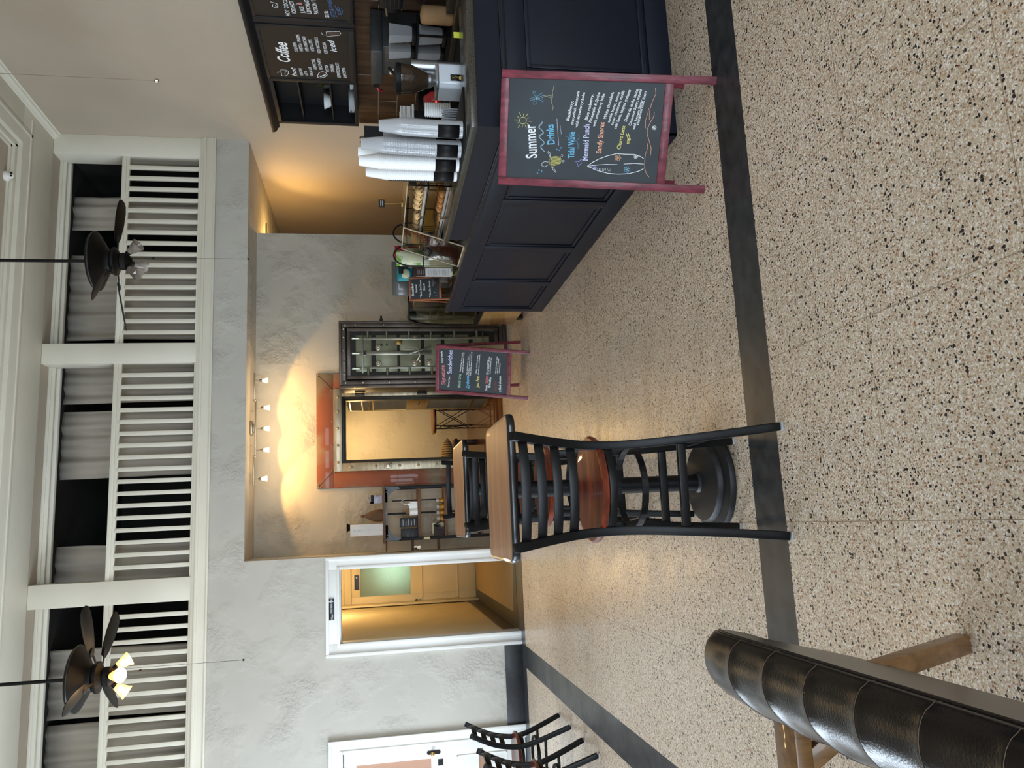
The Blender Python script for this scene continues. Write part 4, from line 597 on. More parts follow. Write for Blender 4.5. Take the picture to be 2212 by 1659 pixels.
# ---------------------------------------------------------------- track light over the vault
t = thing('track_light', 'brushed nickel track light with five frosted spots above the vault', 'track light', (1.2, 9.45, 3.04))
MB().box(-.08, .08, -.06, .06, -.03, 0).box(-.05, .05, -.045, .045, -.045, -.03).build('ceiling_plate', 'nickel', t, .004)
rail = MB(); rail.box(-.34, .34, -.008, .008, -.065, -.05); rail.box(.32, .66, -.008, .008, -.045, -.03); rail.box(-.67, -.32, -.008, .008, -.045, -.03)
for x in (-.33, .33): rail.box(x-.012, x+.012, -.01, .01, -.065, -.03)
for x in (-.2, .2): rail.cyl((x, 0, -.05), (x, 0, 0), .005, 8)
rail.build('rail', 'nickel', t, .002)
SX = [1.767-1.2, 1.44-1.2, 1.192-1.2, .942-1.2, .608-1.2]
for i, x in enumerate(SX):
    z0 = -.045 if abs(x) > .4 else -.065
    so = MB().cyl((x, 0, z0), (x, 0, z0-.055), .004, 8).lathe([(.012, -.05), (.017, -.055), (.018, -.085), (.014, -.09)], (x, 0, z0), 14).build('lamp_holder', 'nickel', t)
    MB().lathe([(.017, -.085), (.021, -.10), (.032, -.145), (.0305, -.145), (.020, -.102), (.016, -.088)], (x, 0, z0), 20).build('glass_shade', 'lamp_frost', so)
    MB().lathe([(.001, -.14), (.02, -.138), (.024, -.125), (.018, -.10), (.001, -.095)], (x, 0, z0), 14).build('bulb', 'lamp_glass', so)
    spot('spot_bulb', (1.2+x, 9.46, 3.04+z0-.155), (1.2+x+(.10, .02, .0, -.02, -.30)[i], 9.79, (1.7, 2.15, 1.4, 2.1, 1.7)[i]), (8, 10, 4, 10, 16)[i], SPOTC, math.radians((96, 120, 70, 120, 112)[i]), .2)
    point('spot_glow', (1.2+x, 9.44, 3.04+z0-.17), 2.2, WARM2, .03)
t = thing('spot_light', 'small single swivel spot light glowing in the alcove corner', 'track light', (3.93, 10.35, 3.04))
MB().box(-.16, .16, -.01, .01, -.05, -.03).cyl((0, 0, -.03), (0, 0, 0), .01, 8).build('rail', 'nickel', t); MB().cyl((-.1, 0, -.05), (-.1, 0, -.12), .004, 8).lathe([(.014, -.11), (.03, -.17), (.028, -.17), (.01, -.112)], (-.1, 0, 0), 16).build('lamp_holder', 'bronze', t)
MB().ball((-.1, 0, -.172), .024, 12).build('bulb', 'bulb', t)
spot('alcove_bulb', (3.83, 10.35, 2.85), (4.65, 9.9, 2.15), 50, WARM, math.radians(105), .6); point('alcove_glow', (3.9, 10.5, 2.80), 9, WARM, .05)
# ---------------------------------------------------------------- ladder-back stools and chairs
def lerp(a, b, t): return a+(b-a)*t
def make_ladder_seat(kind, lab, group, hs, ht, foot_y, ring=True):
    # back towards local -Y; hs seat height, ht top height
    t = thing(kind, lab, 'bar stool' if hs > .6 else 'chair', (0, 0, 0), 0, group)
    tw = .038; tall = hs > .6
    prof = [(-.215, foot_y, .012), (-.185, -.165, hs*.45), (-.168, -.115, hs*.80), (-.168, -.105, hs+.03), (-.182, -.14, lerp(hs, ht, .5)), (-.205, -.235, ht)]
    def sm(P_, n=4):
        out = []
        for i in range(len(P_)-1):
            p0, p1, p2, p3 = [Vector(P_[max(0, min(len(P_)-1, j))]) for j in (i-1, i, i+1, i+2)]
            for k_ in range(n):
                u = k_/n; out.append(.5*((2*p1)+(p2-p0)*u+(2*p0-5*p1+4*p2-p3)*u*u+(3*p1-p0-3*p2+p3)*u**3))
        return out+[Vector(P_[-1])]
    def at(z):   # post position at height z
        c = sm(prof, 8)
        for a, b in zip(c, c[1:]):
            if a.z <= z <= b.z: return a.lerp(b, (z-a.z)/(b.z-a.z))
        return c[-1]
    for s_ in (-1, 1):
        P_ = [Vector((p.x*s_*-1 if s_ > 0 else p.x, p.y, p.z)) for p in sm(prof)]
        lg = MB().path(P_, tw, tw*.9, (1, 0, 0)).build('back_post', 'black_metal', t, .005)
        MB().box(P_[0].x-.017, P_[0].x+.017, P_[0].y-.016, P_[0].y+.016, 0, .009).build('foot_glide', 'nylon', lg, .003)
        f = [Vector((.150*s_, .145, hs-.02)), Vector((.160*s_, .165, hs*.6)), Vector((.18*s_, .215, .25*hs)), Vector((.19*s_, .238, .012))]
        fl_ = MB().path(f, tw*.85, tw*.85, (1, 0, 0)).build('front_leg', 'black_metal', t, .005)
        MB().box(f[-1].x-.015, f[-1].x+.015, f[-1].y-.015, f[-1].y+.015, 0, .009).build('foot_glide', 'nylon', fl_, .003)
    n = 4; z_top = ht-.045; pitch = (ht-hs-.06)/4.55
    for i in range(n):
        z = z_top-i*pitch; p = at(z); P_ = []
        for k_ in range(13):
            u = -1+2*k_/12; P_.append((abs(p.x)*u*.97, p.y-.045*(1-u*u)+.004, z))
        MB().path(P_, .006, pitch*.52, (0, 0, 1)).build('slat', 'black_metal', t, .0015)
    # seat: rounded wooden disc, dished
    S_ = [(.001, hs-.020), (.195, hs-.020), (.212, hs-.012), (.216, hs+.002), (.208, hs+.012), (.19, hs+.012), (.12, hs+.006), (.001, hs+.003)]
    MB().lathe(S_, (0, .03, 0), 44).build('seat', 'seat_wood', t)
    m = MB().lathe([(.150, hs-.05), (.150, hs-.022), (.17, hs-.020)], (0, .03, 0), 32)
    m.build('seat_ring', 'satin_black', t)
    m = MB(); P_ = [(-.168+.336*k_/16, -.105-.06*math.sin(PI*k_/16), hs-.035) for k_ in range(17)]; m.path(P_, .006, .03, (0, 0, 1)); m.build('seat_rail', 'black_metal', t, .0015)
    if ring:
        zr = hs*.765 if tall else hs*.62; P_ = [(.163*math.cos(a), .04+.175*math.sin(a), zr) for a in [2*PI*k_/36 for k_ in range(36)]]
        m = MB()
        for k_ in range(36): m.bar(P_[k_], P_[(k_+1) % 36], .007, .026)
        m.build('brace_ring', 'black_metal', t)
    if tall:
        a = at(hs*.56); MB().bar((-abs(a.x), a.y, a.z), (abs(a.x), a.y, a.z), .02, .034).build('rear_stretcher', 'black_metal', t, .003)
        zf = hs*.5; MB().bar((-.168, .182, zf), (.168, .182, zf), .02, .034).build('front_stretcher', 'black_metal', t, .003)
        for s_ in (-1, 1): MB().bar((.195*s_, -.18, hs*.33), (.178*s_, .205, hs*.33), .018, .026).build('side_stretcher', 'black_metal', t, .003)
    else:
        for s_ in (-1, 1): MB().bar((.178*s_, -.15, hs*.5), (.166*s_, .19, hs*.5), .016, .022).build('side_stretcher', 'black_metal', t, .003)
    return t
GS = 'black ladder-back bar stools with wooden seats'
st0 = make_ladder_seat('bar_stool', 'nearest black ladder-back bar stool, its back to the viewer, round red-brown seat', GS, .735, 1.105, -.20)
st0.location = (.108, 3.075, 0); st0.rotation_euler = (0, 0, math.radians(-1.5))
for loc, rz, lab in (((.17, 4.05, 0), PI+.03, 'bar stool facing the viewer across the nearest high table'), ((.185, 4.69, 0), .0, 'bar stool seen from behind at the near side of the farther high table'), ((.245, 5.70, 0), PI-.02, 'farthest bar stool, behind the second high table near the vault')):
    c = copy_tree(st0); c.location = loc; c.rotation_euler = (0, 0, rz); c['label'] = lab
GC = 'black ladder-back dining chairs at the left table'
ch0 = make_ladder_seat('dining_chair', 'black ladder-back dining chair farther from the viewer, beside the closed white door', GC, .45, .865, -.235)
ch0.location = (-1.985, 7.06, 0); ch0.rotation_euler = (0, 0, PI/2)
c = copy_tree(ch0); c.location = (-1.985, 6.215, 0); c['label'] = 'black ladder-back dining chair nearer the viewer at the left edge'
# high tables
def make_table(kind, lab, group, w, d, h, ped=1):
    ox = 0 if ped == 1 else -.12
    t = thing(kind, lab, 'table', (0, 0, 0), 0, group)
    def rr(w, d, r, n=6):
        P_ = []
        for cx, cy, a0 in ((w/2-r, d/2-r, 0), (-w/2+r, d/2-r, PI/2), (-w/2+r, -d/2+r, PI), (w/2-r, -d/2+r, 1.5*PI)):
            P_ += [(cx+r*math.cos(a0+PI/2*k_/n), cy+r*math.sin(a0+PI/2*k_/n)) for k_ in range(n+1)]
        return P_
    MB().prism(rr(w-.012, d-.012, .055), h-.034, h).build('tabletop', 'table_wood', t)
    P_ = rr(w, d, .06, 8); m = MB(); sec = [(-.012, -.034), (.004, -.034), (.0085, -.027), (.0095, -.017), (.0085, -.006), (.004, -.0005), (-.006, .0006)]
    rings = []
    for i, (x, y) in enumerate(P_):
        a, b = P_[i-1], P_[(i+1) % len(P_)]; tx, ty = b[0]-a[0], b[1]-a[1]; l = math.hypot(tx, ty) or 1; nx, ny = ty/l, -tx/l
        rings.append([Vector((x+nx*(q-.006), y+ny*(q-.006), h+z)) for q, z in sec])
    m.grid(rings, closed_u=True); m.build('edge_band', 'table_edge', t)
    for py in ([0] if ped == 1 else [-d*.28, d*.28]):
        MB().cyl((ox, py, .05), (ox, py, h-.045), .038, 24).build('column', 'black_metal', t)
        MB().lathe([(.23, .0), (.233, .014), (.228, .028), (.205, .040), (.188, .044), (.186, .062), (.18, .070), (.12, .080), (.05, .088), (.042, .10)], (ox, py, 0), 48).build('base_plate', 'base_iron', t)
        MB().bar((-w*.33, py, h-.045), (w*.33, py, h-.045), .05, .02).bar((ox, py-.22, h-.045), (ox, py+.22, h-.045), .05, .02).build('top_bracket', 'black_metal', t)
    return t
t0 = make_table('high_table', 'nearer square high table with wood-grain top and black edge', 'square high tables', .62, .66, 1.055); t0.location = (.135, 3.545, 0)
c = copy_tree(t0); c.location = (.215, 5.27, 0); c['label'] = 'farther square high table, its top showing just above the nearer one'
t1 = make_table('dining_table', 'long low table with wood-grain top mostly cut off by the left edge of the view', None, .80, 1.40, .75, 2); t1.location = (-2.36, 6.6, 0)
oc = copy_tree(ch0); oc.location = (-3.12, 6.215, 0); oc.rotation_euler = (0, 0, -PI/2); oc['label'] = 'dining chair on the far side of the low table, almost out of view'

# ---------------------------------------------------------------- sandwich boards
def a_board(lab, cx, cy, yaw, th, texts, strokes, sw, backdeg):
    t = thing('sandwich_board', lab, 'sandwich board', (cx, cy, 0), yaw, 'sidewalk chalkboards')
    Hh, Wh = 1.013, .266; F = RX(-th)      # local: x right, z up along the leaning panel, -y faces the viewer
    for s_ in (-1, 1):
        MB().box(*sorted((s_*Wh, s_*(Wh-.036))), -.002, .020, 0, Hh).xf(F).build('leg', 'board_frame', t, .003)
    MB().box(-Wh+.036, Wh-.036, -.001, .019, Hh-.040, Hh).xf(F).build('top_rail', 'board_frame', t, .003)
    MB().box(-Wh+.036, Wh-.036, -.001, .019, .195, .236).xf(F).build('bottom_rail', 'board_frame', t, .003)
    pn = MB().box(-Wh+.034, Wh-.034, .006, .012, .234, Hh-.038).xf(F).build('chalkboard_panel', 'chalkboard', t)
    w = MB()
    for tx, a, b, c_, d, h, k_ in texts: write(w, tx, (a, b), (c_, d), h, ink(k_))
    for P_, wd, k_ in strokes: stroke(w, P_, wd*sw, ink(k_))
    w.xf(F @ T3(0, .0052, 0) @ RX(PI/2)); w.build('chalk_writing', None, pn, smooth=False)
    top = F @ Vector((0, .03, Hh)); Bk = T3(0, top.y, top.z) @ RX(math.radians(backdeg))
    L_ = top.z/math.cos(math.radians(backdeg)); w2 = Wh-.004
    for s_ in (-1, 1): MB().box(*sorted((s_*w2, s_*(w2-.032))), -.010, .010, -L_+.002, -.01).xf(Bk).build('rear_leg', 'board_frame', t, .003)
    MB().box(-w2+.03, w2-.03, -.008, .008, -L_+.16, -L_+.195).xf(Bk).build('rear_rail', 'board_frame', t, .002)
    MB().box(-w2+.03, w2-.03, -.003, .003, -L_+.195, -.02).xf(Bk).build('rear_panel', 'mdf', t)
    h_ = MB()
    for s_ in (-1, 1): h_.cyl(top+Vector((s_*.15-.02, -.015, -.012)), top+Vector((s_*.15+.02, -.015, -.012)), .006, 8)
    h_.build('hinge', 'brass', t); return t
a_board('large chalkboard sandwich sign headed Summer Drinks in front of the navy counter', 1.758, 3.238, -.493, .261, BIG_TEXT, BIG_STROKES, .0021, 7)
a_board('smaller-looking chalkboard sandwich sign listing Signature Sandwiches by the vault door', 1.484, 7.902, -.452, .342, SMALL_TEXT, [], .005, 9.5)

# ---------------------------------------------------------------- sofa in the foreground
SF = thing('sofa', 'dark brown channel-tufted leather sofa back with oak legs in the near left corner', 'sofa', (0, 0, 0)); SF.location = (-.5, 1.0, 0)
def back_section(u):     # outline from rear bottom, over the top, to the front bottom  (x, z)
    P_ = [(-.385, .40), (-.350, .55), (-.315, .70), (-.288, .795), (-.296, .818), (-.325, .836), (-.365, .838), (-.405, .818), (-.445, .77), (-.475, .70), (-.495, .60), (-.505, .50), (-.50, .42)]
    k_ = u*(len(P_)-1); i = min(int(k_), len(P_)-2); f = k_-i
    p0, p1, p2, p3 = [Vector(P_[max(0, min(len(P_)-1, j))]) for j in (i-1, i, i+1, i+2)]
    return .5*((2*p1)+(p2-p0)*f+(2*p0-5*p1+4*p2-p3)*f*f+(3*p1-p0-3*p2+p3)*f**3)
Y0, Y1, R_ = -.35, 2.06, .30; seams = [1.695-.156*i for i in range(14)]; NU = 60
ys = sorted(set([round(Y0+(Y1-R_-Y0)*i/230, 4) for i in range(231)] + [round(Y1-R_+R_*math.sin(PI/2*i/22), 4) for i in range(23)]))
rows = []; xc, zc = -.40, .42
for y in ys:
    e = max(0, (y-(Y1-R_))/R_); k_ = math.sqrt(max(0, 1-min(1, e)**2)); row = []
    for j in range(NU+1):
        u = j/NU; p = back_section(u); dz = p.y-zc; hz = zc+dz*(1-.66*(1-k_)); kx = .25+.75*k_**.6 if e > 0 else 1
        x = xc+(p.x-xc)*kx
        if u > .31:                             # channels puff out between the seams
            ds = min(abs(y-s_) for s_ in seams+[1.86, 2.2]); ds = min(ds/.078, 1); dep = .0048*(1-(1-ds)**4) - .0048
            up = min(1, (u-.31)/.05); q = back_section(min(1, u+.01))-back_section(max(0, u-.01)); nrm = Vector((-q.y, q.x)).normalized(); x += -nrm.x*dep*up*-1; hz += nrm.y*dep*up*1
        row.append(Vector((x+.5, y-1.0, hz)))
    rows.append(row)
bk = MB().grid(rows)
n0 = len(bk.v); cpt = sum((v for v in rows[-1]), Vector())/(NU+1); bk.v.append(cpt+Vector((0, .003, 0)))
for j in range(NU): bk.f.append((len(rows)*(NU+1)-NU-1+j, len(rows)*(NU+1)-NU+j, n0)); bk.m.append(0)
bk.f.append(tuple([len(rows)*(NU+1)-NU-1, n0, len(rows)*(NU+1)-1])); bk.m.append(0)
bk.f += [((i+1)*(NU+1), i*(NU+1), i*(NU+1)+NU, (i+1)*(NU+1)+NU) for i in range(len(rows)-1)]; bk.m += [0]*(len(rows)-1)
bk.build('backrest', 'leather', SF)
def surf(i, j, off): 
    p = rows[i][j]; a = rows[i][max(0, j-1)]; b = rows[i][min(NU, j+1)]; q = (b-a).normalized(); n_ = Vector((q.z, 0, -q.x)); c_ = Vector((xc+.5, p.y, .6)); 
    n_ = n_ if n_.dot(p-c_) > 0 else -n_; return p+n_*off
ju = int(.265*NU); idx = [i for i in range(0, len(rows), 3) if rows[i][0].y+1 < Y1-.13]
MB().tube([surf(i, ju, .0015) for i in idx], .0032, 6).build('welt', 'leather', SF)
th_ = MB()
for s_ in seams[:12]:
    i = min(range(len(ys)), key=lambda k_: abs(ys[k_]-s_)); th_.tube([surf(i, j, .0004) for j in range(ju, NU-2, 2)], .0006, 4)
th_.build('seam_stitching', 'thread', SF)
MB().box(-.72, -.03, -1.35, .84, .26, .42).build('seat_cushion', 'leather', SF, .05, seg=4)
MB().box(-.70, -.08, -1.33, .80, .20, .26).build('seat_base', 'satin_black', SF, .01)
for y_, s_ in ((.80, 1), (-1.2, -1)):
    MB().bar((.10, y_-.02*s_, .44), (.105+.0, y_+.215*s_, .0), .046, .05, (1, 0, 0)).build('rear_leg', 'oak_leg', SF, .004)
    MB().bar((-.66, y_-.02*s_, .26), (-.72, y_+.08*s_, .0), .045, .045, (1, 0, 0)).build('front_leg', 'oak_leg', SF, .004)
MB().bar((-.02, .90, .60), (-.78, .90, .60), .105, .045).build('armrest', 'oak_leg', SF, .006)
MB().bar((-.12, .89, .58), (.02, .84, .40), .05, .03, (0, 1, 0)).build('arm_brace', 'oak_leg', SF, .003)
MB().bar((-.68, .90, .58), (-.66, .84, .24), .045, .04, (0, 1, 0)).build('arm_support', 'oak_leg', SF, .003)

# ---------------------------------------------------------------- service counter
CT = thing('service_counter', 'navy panelled coffee counter with a raised dark granite bar', 'counter', (1.975, 3.63, 0)); CY, CX = 3.47, 1.75   # runs 3.47 m back and 1.75 m right
m = MB(); m.prism([(0, 0), (CX, 0), (CX, .62), (.64, .62), (.64, 3.18), (.115, 3.18), (.115, CY), (0, CY)], 0, .90); m.build('body', 'counter_navy', CT, .002)
m = MB(); m.prism([(-.018, -.018), (CX, -.018), (CX, .66), (.68, .66), (.68, 3.20), (.122, 3.20), (.122, CY+.01), (-.018, CY+.01)], .90, .93); m.build('worktop', 'table_edge', CT, .003)
m = MB(); m.prism([(.0, .0), (CX, .0), (CX, .14), (.14, .14), (.10, .18), (.10, 1.62), (0, 1.62)], .93, 1.062)
m.build('riser', 'counter_navy', CT)
m = MB(); m.prism([(-.012, -.012), (CX, -.012), (CX, .30), (.33, .30), (.33, .97), (.30, 1.0), (.112, 1.0), (.112, 1.635), (-.012, 1.635)], 1.062, 1.10); m.build('granite_bar_top', 'granite', CT, .004)
m = MB(); m.box(-.026, -.018, -.026, CY+.01, .905, .925); m.box(-.026, CX, -.026, -.018, .905, .925); m.build('edge_moulding', 'counter_navy', CT, .002)
def panel(m, along, a, b, z0, z1):
    w, pr = .022, .008
    for (u0, u1, v0, v1) in ((a-w, b+w, z0-w, z0), (a-w, b+w, z1, z1+w), (a-w, a, z0, z1), (b, b+w, z0, z1)):
        if along == 'y': m.box(-pr, 0, u0, u1, v0, v1)
        else: m.box(u0, u1, -pr, 0, v0, v1)
    for (u0, u1, v0, v1) in ((a-w-.006, b+w+.006, z0-w-.006, z0-w), (a-w-.006, b+w+.006, z1+w, z1+w+.006)):
        if along == 'y': m.box(-.004, 0, u0, u1, v0, v1)
        else: m.box(u0, u1, -.004, 0, v0, v1)
for i in range(4):
    m = MB(); panel(m, 'y', .17+i*.835, .845+i*.835, .155, .765); m.build('panel_moulding', 'counter_navy', CT, .003)
m = MB(); panel(m, 'x', .36, 1.6, .165, .77); m.build('panel_moulding', 'counter_navy', CT, .003)
# stiles stand proud so that the panels read as recessed
m = MB()
for z0, z1 in ((0, .125), (.795, .90)): m.box(-.014, 0, -.014, CY, z0, z1); m.box(-.014, CX, -.014, 0, z0, z1)
for a, b in ((-.014, .14), (.875, .975), (1.71, 1.81), (2.545, 2.645), (3.38, CY)): m.box(-.014, 0, a, b, .125, .795)
for a, b in ((-.014, .33), (1.63, CX)): m.box(a, b, -.014, 0, .125, .795)
m.build('frame_stiles', 'counter_navy', CT, .003)

# ---------------------------------------------------------------- menu cabinet and back counter on the right wall
MC = thing('menu_cabinet', 'black wall cabinet with chalk coffee menus on its doors', 'cabinet', (4.4, 0, 0)); CD = .25
ya, yb, z0, z1 = 4.3, 8.20, 1.725, 2.60
m = MB(); m.box(.02, CD, ya, yb, z0, z0+.02); m.box(.02, CD, ya, yb, z1-.03, z1); m.box(.23, CD, ya, yb, z0, z1); m.box(.0, CD, yb-.02, yb, z0, z1); m.box(.02, CD, 7.33, 7.35, z0, z1); m.box(0.02, CD, 4.3, 4.32, z0, z1); m.build('carcass', 'cabinet_black', MC)
for z in (1.99, 2.305): B(.03, .23, 7.35, yb-.02, z, z+.014).build('shelf', 'cabinet_black', MC)
m = MB(); m.box(-.002, .02, 7.30, 7.36, z0, z1); m.box(-.002, .02, yb-.045, yb, z0, z1); m.box(-.002, .02, 7.36, yb-.045, z1-.055, z1); m.box(-.002, .02, 7.36, yb-.045, z0, z0+.035); m.build('face_frame', 'cabinet_black', MC, .002)
cp = [(.02, 2.585), (-.01, 2.585), (-.02, 2.60), (-.055, 2.615), (-.07, 2.635), (-.075, 2.66), (.0, 2.66), (CD, 2.66), (CD, 2.6)]
MB().prism(cp, ya, yb+.075, 'xz').build('crown', 'cabinet_black', MC, .002)
def cab_door(a, b):
    dd = wall_with_holes(MB(), 'y', a, b, z0+.005, z1-.015, -.022, -.002, [(a+.035, b-.035, z0+.055, z1-.045)]).build('door', 'cabinet_black', MC, .002)
    B(-.014, -.006, a+.033, b-.033, z0+.053, z1-.043).build('menu_panel', 'menu_board', dd); return dd
d1 = cab_door(6.425, 7.315); d2 = cab_door(5.42, 6.355); cab_door(4.4, 5.38); B(-.012, .02, 6.36, 6.42, z0, z1).build('divider', 'cabinet_black', MC)
for sel, dd in ((lambda s_: s_ < -6.36, d1), (lambda s_: s_ >= -6.36, d2)):
    w = MB()
    for tx, a, b, c_, d, h, k_ in MENU_TEXT:
        if sel(a): write(w, tx, (a, b), (c_, d), h, ink(k_), .35 if tx in ('Coffee', 'hot', 'iced') else 0)
    for P_, wd, k_ in MENU_STROKES:
        if sel(P_[0][0]): stroke(w, P_, wd*.0048, ink(k_))
    mx = Matrix(((0, 0, -1, -.0165), (-1, 0, 0, 0), (0, 1, 0, 0), (0, 0, 0, 1))); w.xf(mx); w.build('chalk_writing', None, dd, smooth=False)
def single(name, mb, m, lab, cat, loc=(0, 0, 0), rz=0, bevel=0., group=None):
    o = mb.build(name, m, None, bevel); o.location = loc; o.rotation_euler = (0, 0, rz); return tag(o, lab, cat, group)
m = MB().lathe([(.001, .0), (.045, .0), (.06, .015), (.085, .075), (.082, .075), (.055, .02), (.001, .01)], (0, 0, 0), 28)
single('bowl', m, 'plate_white', 'white bowl standing on the middle shelf of the black cabinet', 'bowl', (4.51, 7.89, 2.004))
pl = None
for i in range(5):
    if pl is None: pl = single('plate', MB().lathe([(.001, .0), (.075, .0), (.125, .014), (.13, .018), (.125, .018), (.075, .006), (.001, .005)], (0, 0, 0), 36), 'plate_white', 'white plate in the flat stack on the lowest cabinet shelf', 'plate', (4.525, 7.88, 1.746), group='stacked white plates'); c = pl
    else: c = copy_tree(pl); c.location = (4.525, 7.88, 1.746+i*.014)
p2 = None
for i in range(4):
    c = copy_tree(pl); c.scale = (.6, .6, .8); c.location = (4.48, 7.45, 1.746+i*.012); c['label'] = 'small side plate in the short stack beside the large white plates'; c['group'] = 'small side plates'
pt_ = thing('potted_grass', 'small tuft of green grass in a pot inside the black cabinet', 'plant', (4.54, 7.62, 2.004))
MB().lathe([(.001, 0), (.03, 0), (.04, .06), (.036, .06), (.001, .05)], (0, 0, 0), 18).build('pot', 'cabinet_black', pt_); m = MB(); rnd = random.Random(4)
for i in range(70):
    a = rnd.uniform(0, 6.28); l = rnd.uniform(.06, .15); d = Vector((math.cos(a), math.sin(a), 0)); p = Vector((rnd.uniform(-.02, .02), rnd.uniform(-.02, .02), .05)); q = p+d*l*.45+Vector((0, 0, l*.8)); w_ = Vector((-d.y, d.x, 0))*.0022
    m.add([p-w_, p+w_, q], [(0, 1, 2)])
m.build('grass_blades', 'green_leaf', pt_)
single('jug', MB().lathe([(.001, 0), (.03, 0), (.036, .03), (.03, .07), (.034, .085), (.03, .085), (.001, .01)], (0, 0, 0), 20), 'plate_white', 'small white jug beside the door edge inside the cabinet', 'jug', (4.47, 7.40, 2.004))
m = MB().box(4.635, XR, 3.2, 8.56, .90, 1.725); o = struct('trim_7', m, 'splash_wood'); m = MB()
for z in (1.10, 1.30, 1.505): m.box(4.632, 4.636, 3.2, 8.56, z, z+.004)
for y_, za, zb in ((6.35, 1.505, 1.72), (7.55, 1.505, 1.72), (6.9, 1.3, 1.505), (8.05, 1.3, 1.505), (6.3, 1.1, 1.3), (7.5, 1.1, 1.3)): m.box(4.632, 4.636, y_, y_+.004, za, zb)
m.build('grout_line', 'grout', o)
m = MB().box(4.0, XR-.016, 3.2, 8.55, 0, .88); BC = single('back_counter', m, 'cabinet_black', 'dark back counter along the right wall behind the service counter', 'counter', (0, 0, 0))
MB().box(3.97, XR-.018, 3.18, 8.57, .88, .92).build('worktop', 'granite', BC, .003)
# machines on the back counter (z = .92)
t = thing('water_tower', 'grey steel hot water tower standing against the wood tiles', 'water boiler', (4.42, 6.80, .92))
MB().box(-.16, .20, -.33, .12, 0, .56).build('body', 'steel_dark', t, .006); MB().box(-.22, .20, -.34, .20, .56, .665).box(-.18, .2, .2, .31, .58, .65).build('head', 'steel_dark', t, .006); MB().box(-.19, -.18, .205, .305, .585, .645).build('control_strip', 'plug', t)
MB().box(-.166, -.159, .02, .10, .42, .49).build('label_plate', 'paper', t); MB().box(-.166, -.16, .102, .118, .42, .49).build('warning_label', 'orange_wood', t)
m = MB().tube([(-.16, .31, .62), (-.19, .35, .59), (-.18, .38, .56)], .012, 8); m.build('tap_handle', 'red_plastic', t)
t = thing('espresso_machine', 'large black espresso machine at the right edge of the view', 'coffee machine', (4.40, 5.38, .92))
m = MB(); m.box(-.32, .22, -.55, .33, .40, .60); m.box(-.05, .22, -.55, .33, 0, .40); m.build('housing', 'satin_black', t, .03, seg=4)
m = MB()
for i in range(5): m.box(-.326, -.32, -.5, .30, .40+i*.035, .408+i*.035)
m.build('front_ribs', 'cabinet_black', t); MB().box(-.34, .1, -.55, .30, 0, .06).build('drip_tray', 'steel_dark', t, .004)
for y_ in (-.3, .1): MB().cyl((-.18, y_, .36), (-.18, y_, .27), .045, 20).bar((-.2, y_, .3), (-.38, y_, .29), .025, .025).build('group_head', 'plug', t)
m = MB(); m.prism([(.31, .30), (.57, .33), (.55, .50), (.40, .52), (.27, .38)], -.30, -.06, 'yz') if False else m.box(-.26, -.05, .33, .48, .42, .56); m.build('side_hopper', 'plug', t, .05, seg=3); MB().bar((-.266, .34, .545), (-.266, .48, .53), .006, .014).build('trim_strip', 'nickel', t)
# blender jugs
def jug(x, y, z, s_, lab):
    t = thing('blender_jug', lab, 'blender jug', (x, y, z), 0, 'clear blender jugs')
    prof = [(.001, .004), (.06, .004), (.068, .02), (.085, .20), (.088, .205), (.086, .21), (.078, .20), (.062, .02), (.001, .012)]
    MB().lathe([(r*s_, h*s_) for r, h in prof], (0, 0, 0), 4).xf(RZ(PI/4)).build('jug_body', 'clear_plastic', t); MB().box(-.07*s_, .07*s_, -.07*s_, .07*s_, -.03, .004).build('base', 'plug', t, .006)
    MB().path([(0, .09*s_, .17*s_), (0, .13*s_, .16*s_), (0, .13*s_, .06*s_), (0, .08*s_, .04*s_)], .02, .014, (1, 0, 0)).build('handle', 'smoke_plastic', t); return t
jb = thing('jug_shelf', 'low dark shelf rack holding the clear blender jugs', 'rack', (4.08, 6.11, .92))
MB().box(-.10, .10, -.24, .26, 0, .03).box(-.10, -.085, -.24, -.225, .03, .27).box(.085, .10, -.24, .26, .03, .27).box(-.10, .10, -.24, .26, .27, .285).build('rack_frame', 'plug', jb)
jug(4.07, 5.99, .982, .95, 'clear blender jug on the lower level of the rack, nearer the espresso machine'); jug(4.07, 6.22, .982, .95, 'clear blender jug on the lower level of the rack, beside the grinder')
jug(4.07, 5.99, 1.237, .92, 'clear jug on top of the rack next to the espresso machine'); jug(4.07, 6.22, 1.237, .92, 'upper clear jug at the open end of the rack')
single('toaster', MB().box(-.16, .16, -.16, .16, 0, .20), 'satin_black', 'dark boxy appliance low on the back counter behind the grinder', 'appliance', (4.2, 7.38, .92), bevel=.02)
single('copper_canister', MB().lathe([(.001, 0), (.07, 0), (.075, .01), (.075, .15), (.06, .16), (.001, .165)], (0, 0, 0), 24), 'tan_paper', 'round copper-brown canister on the back counter beside the espresso machine', 'canister', (4.12, 5.79, .92)).scale = (1, 1, 1.6)
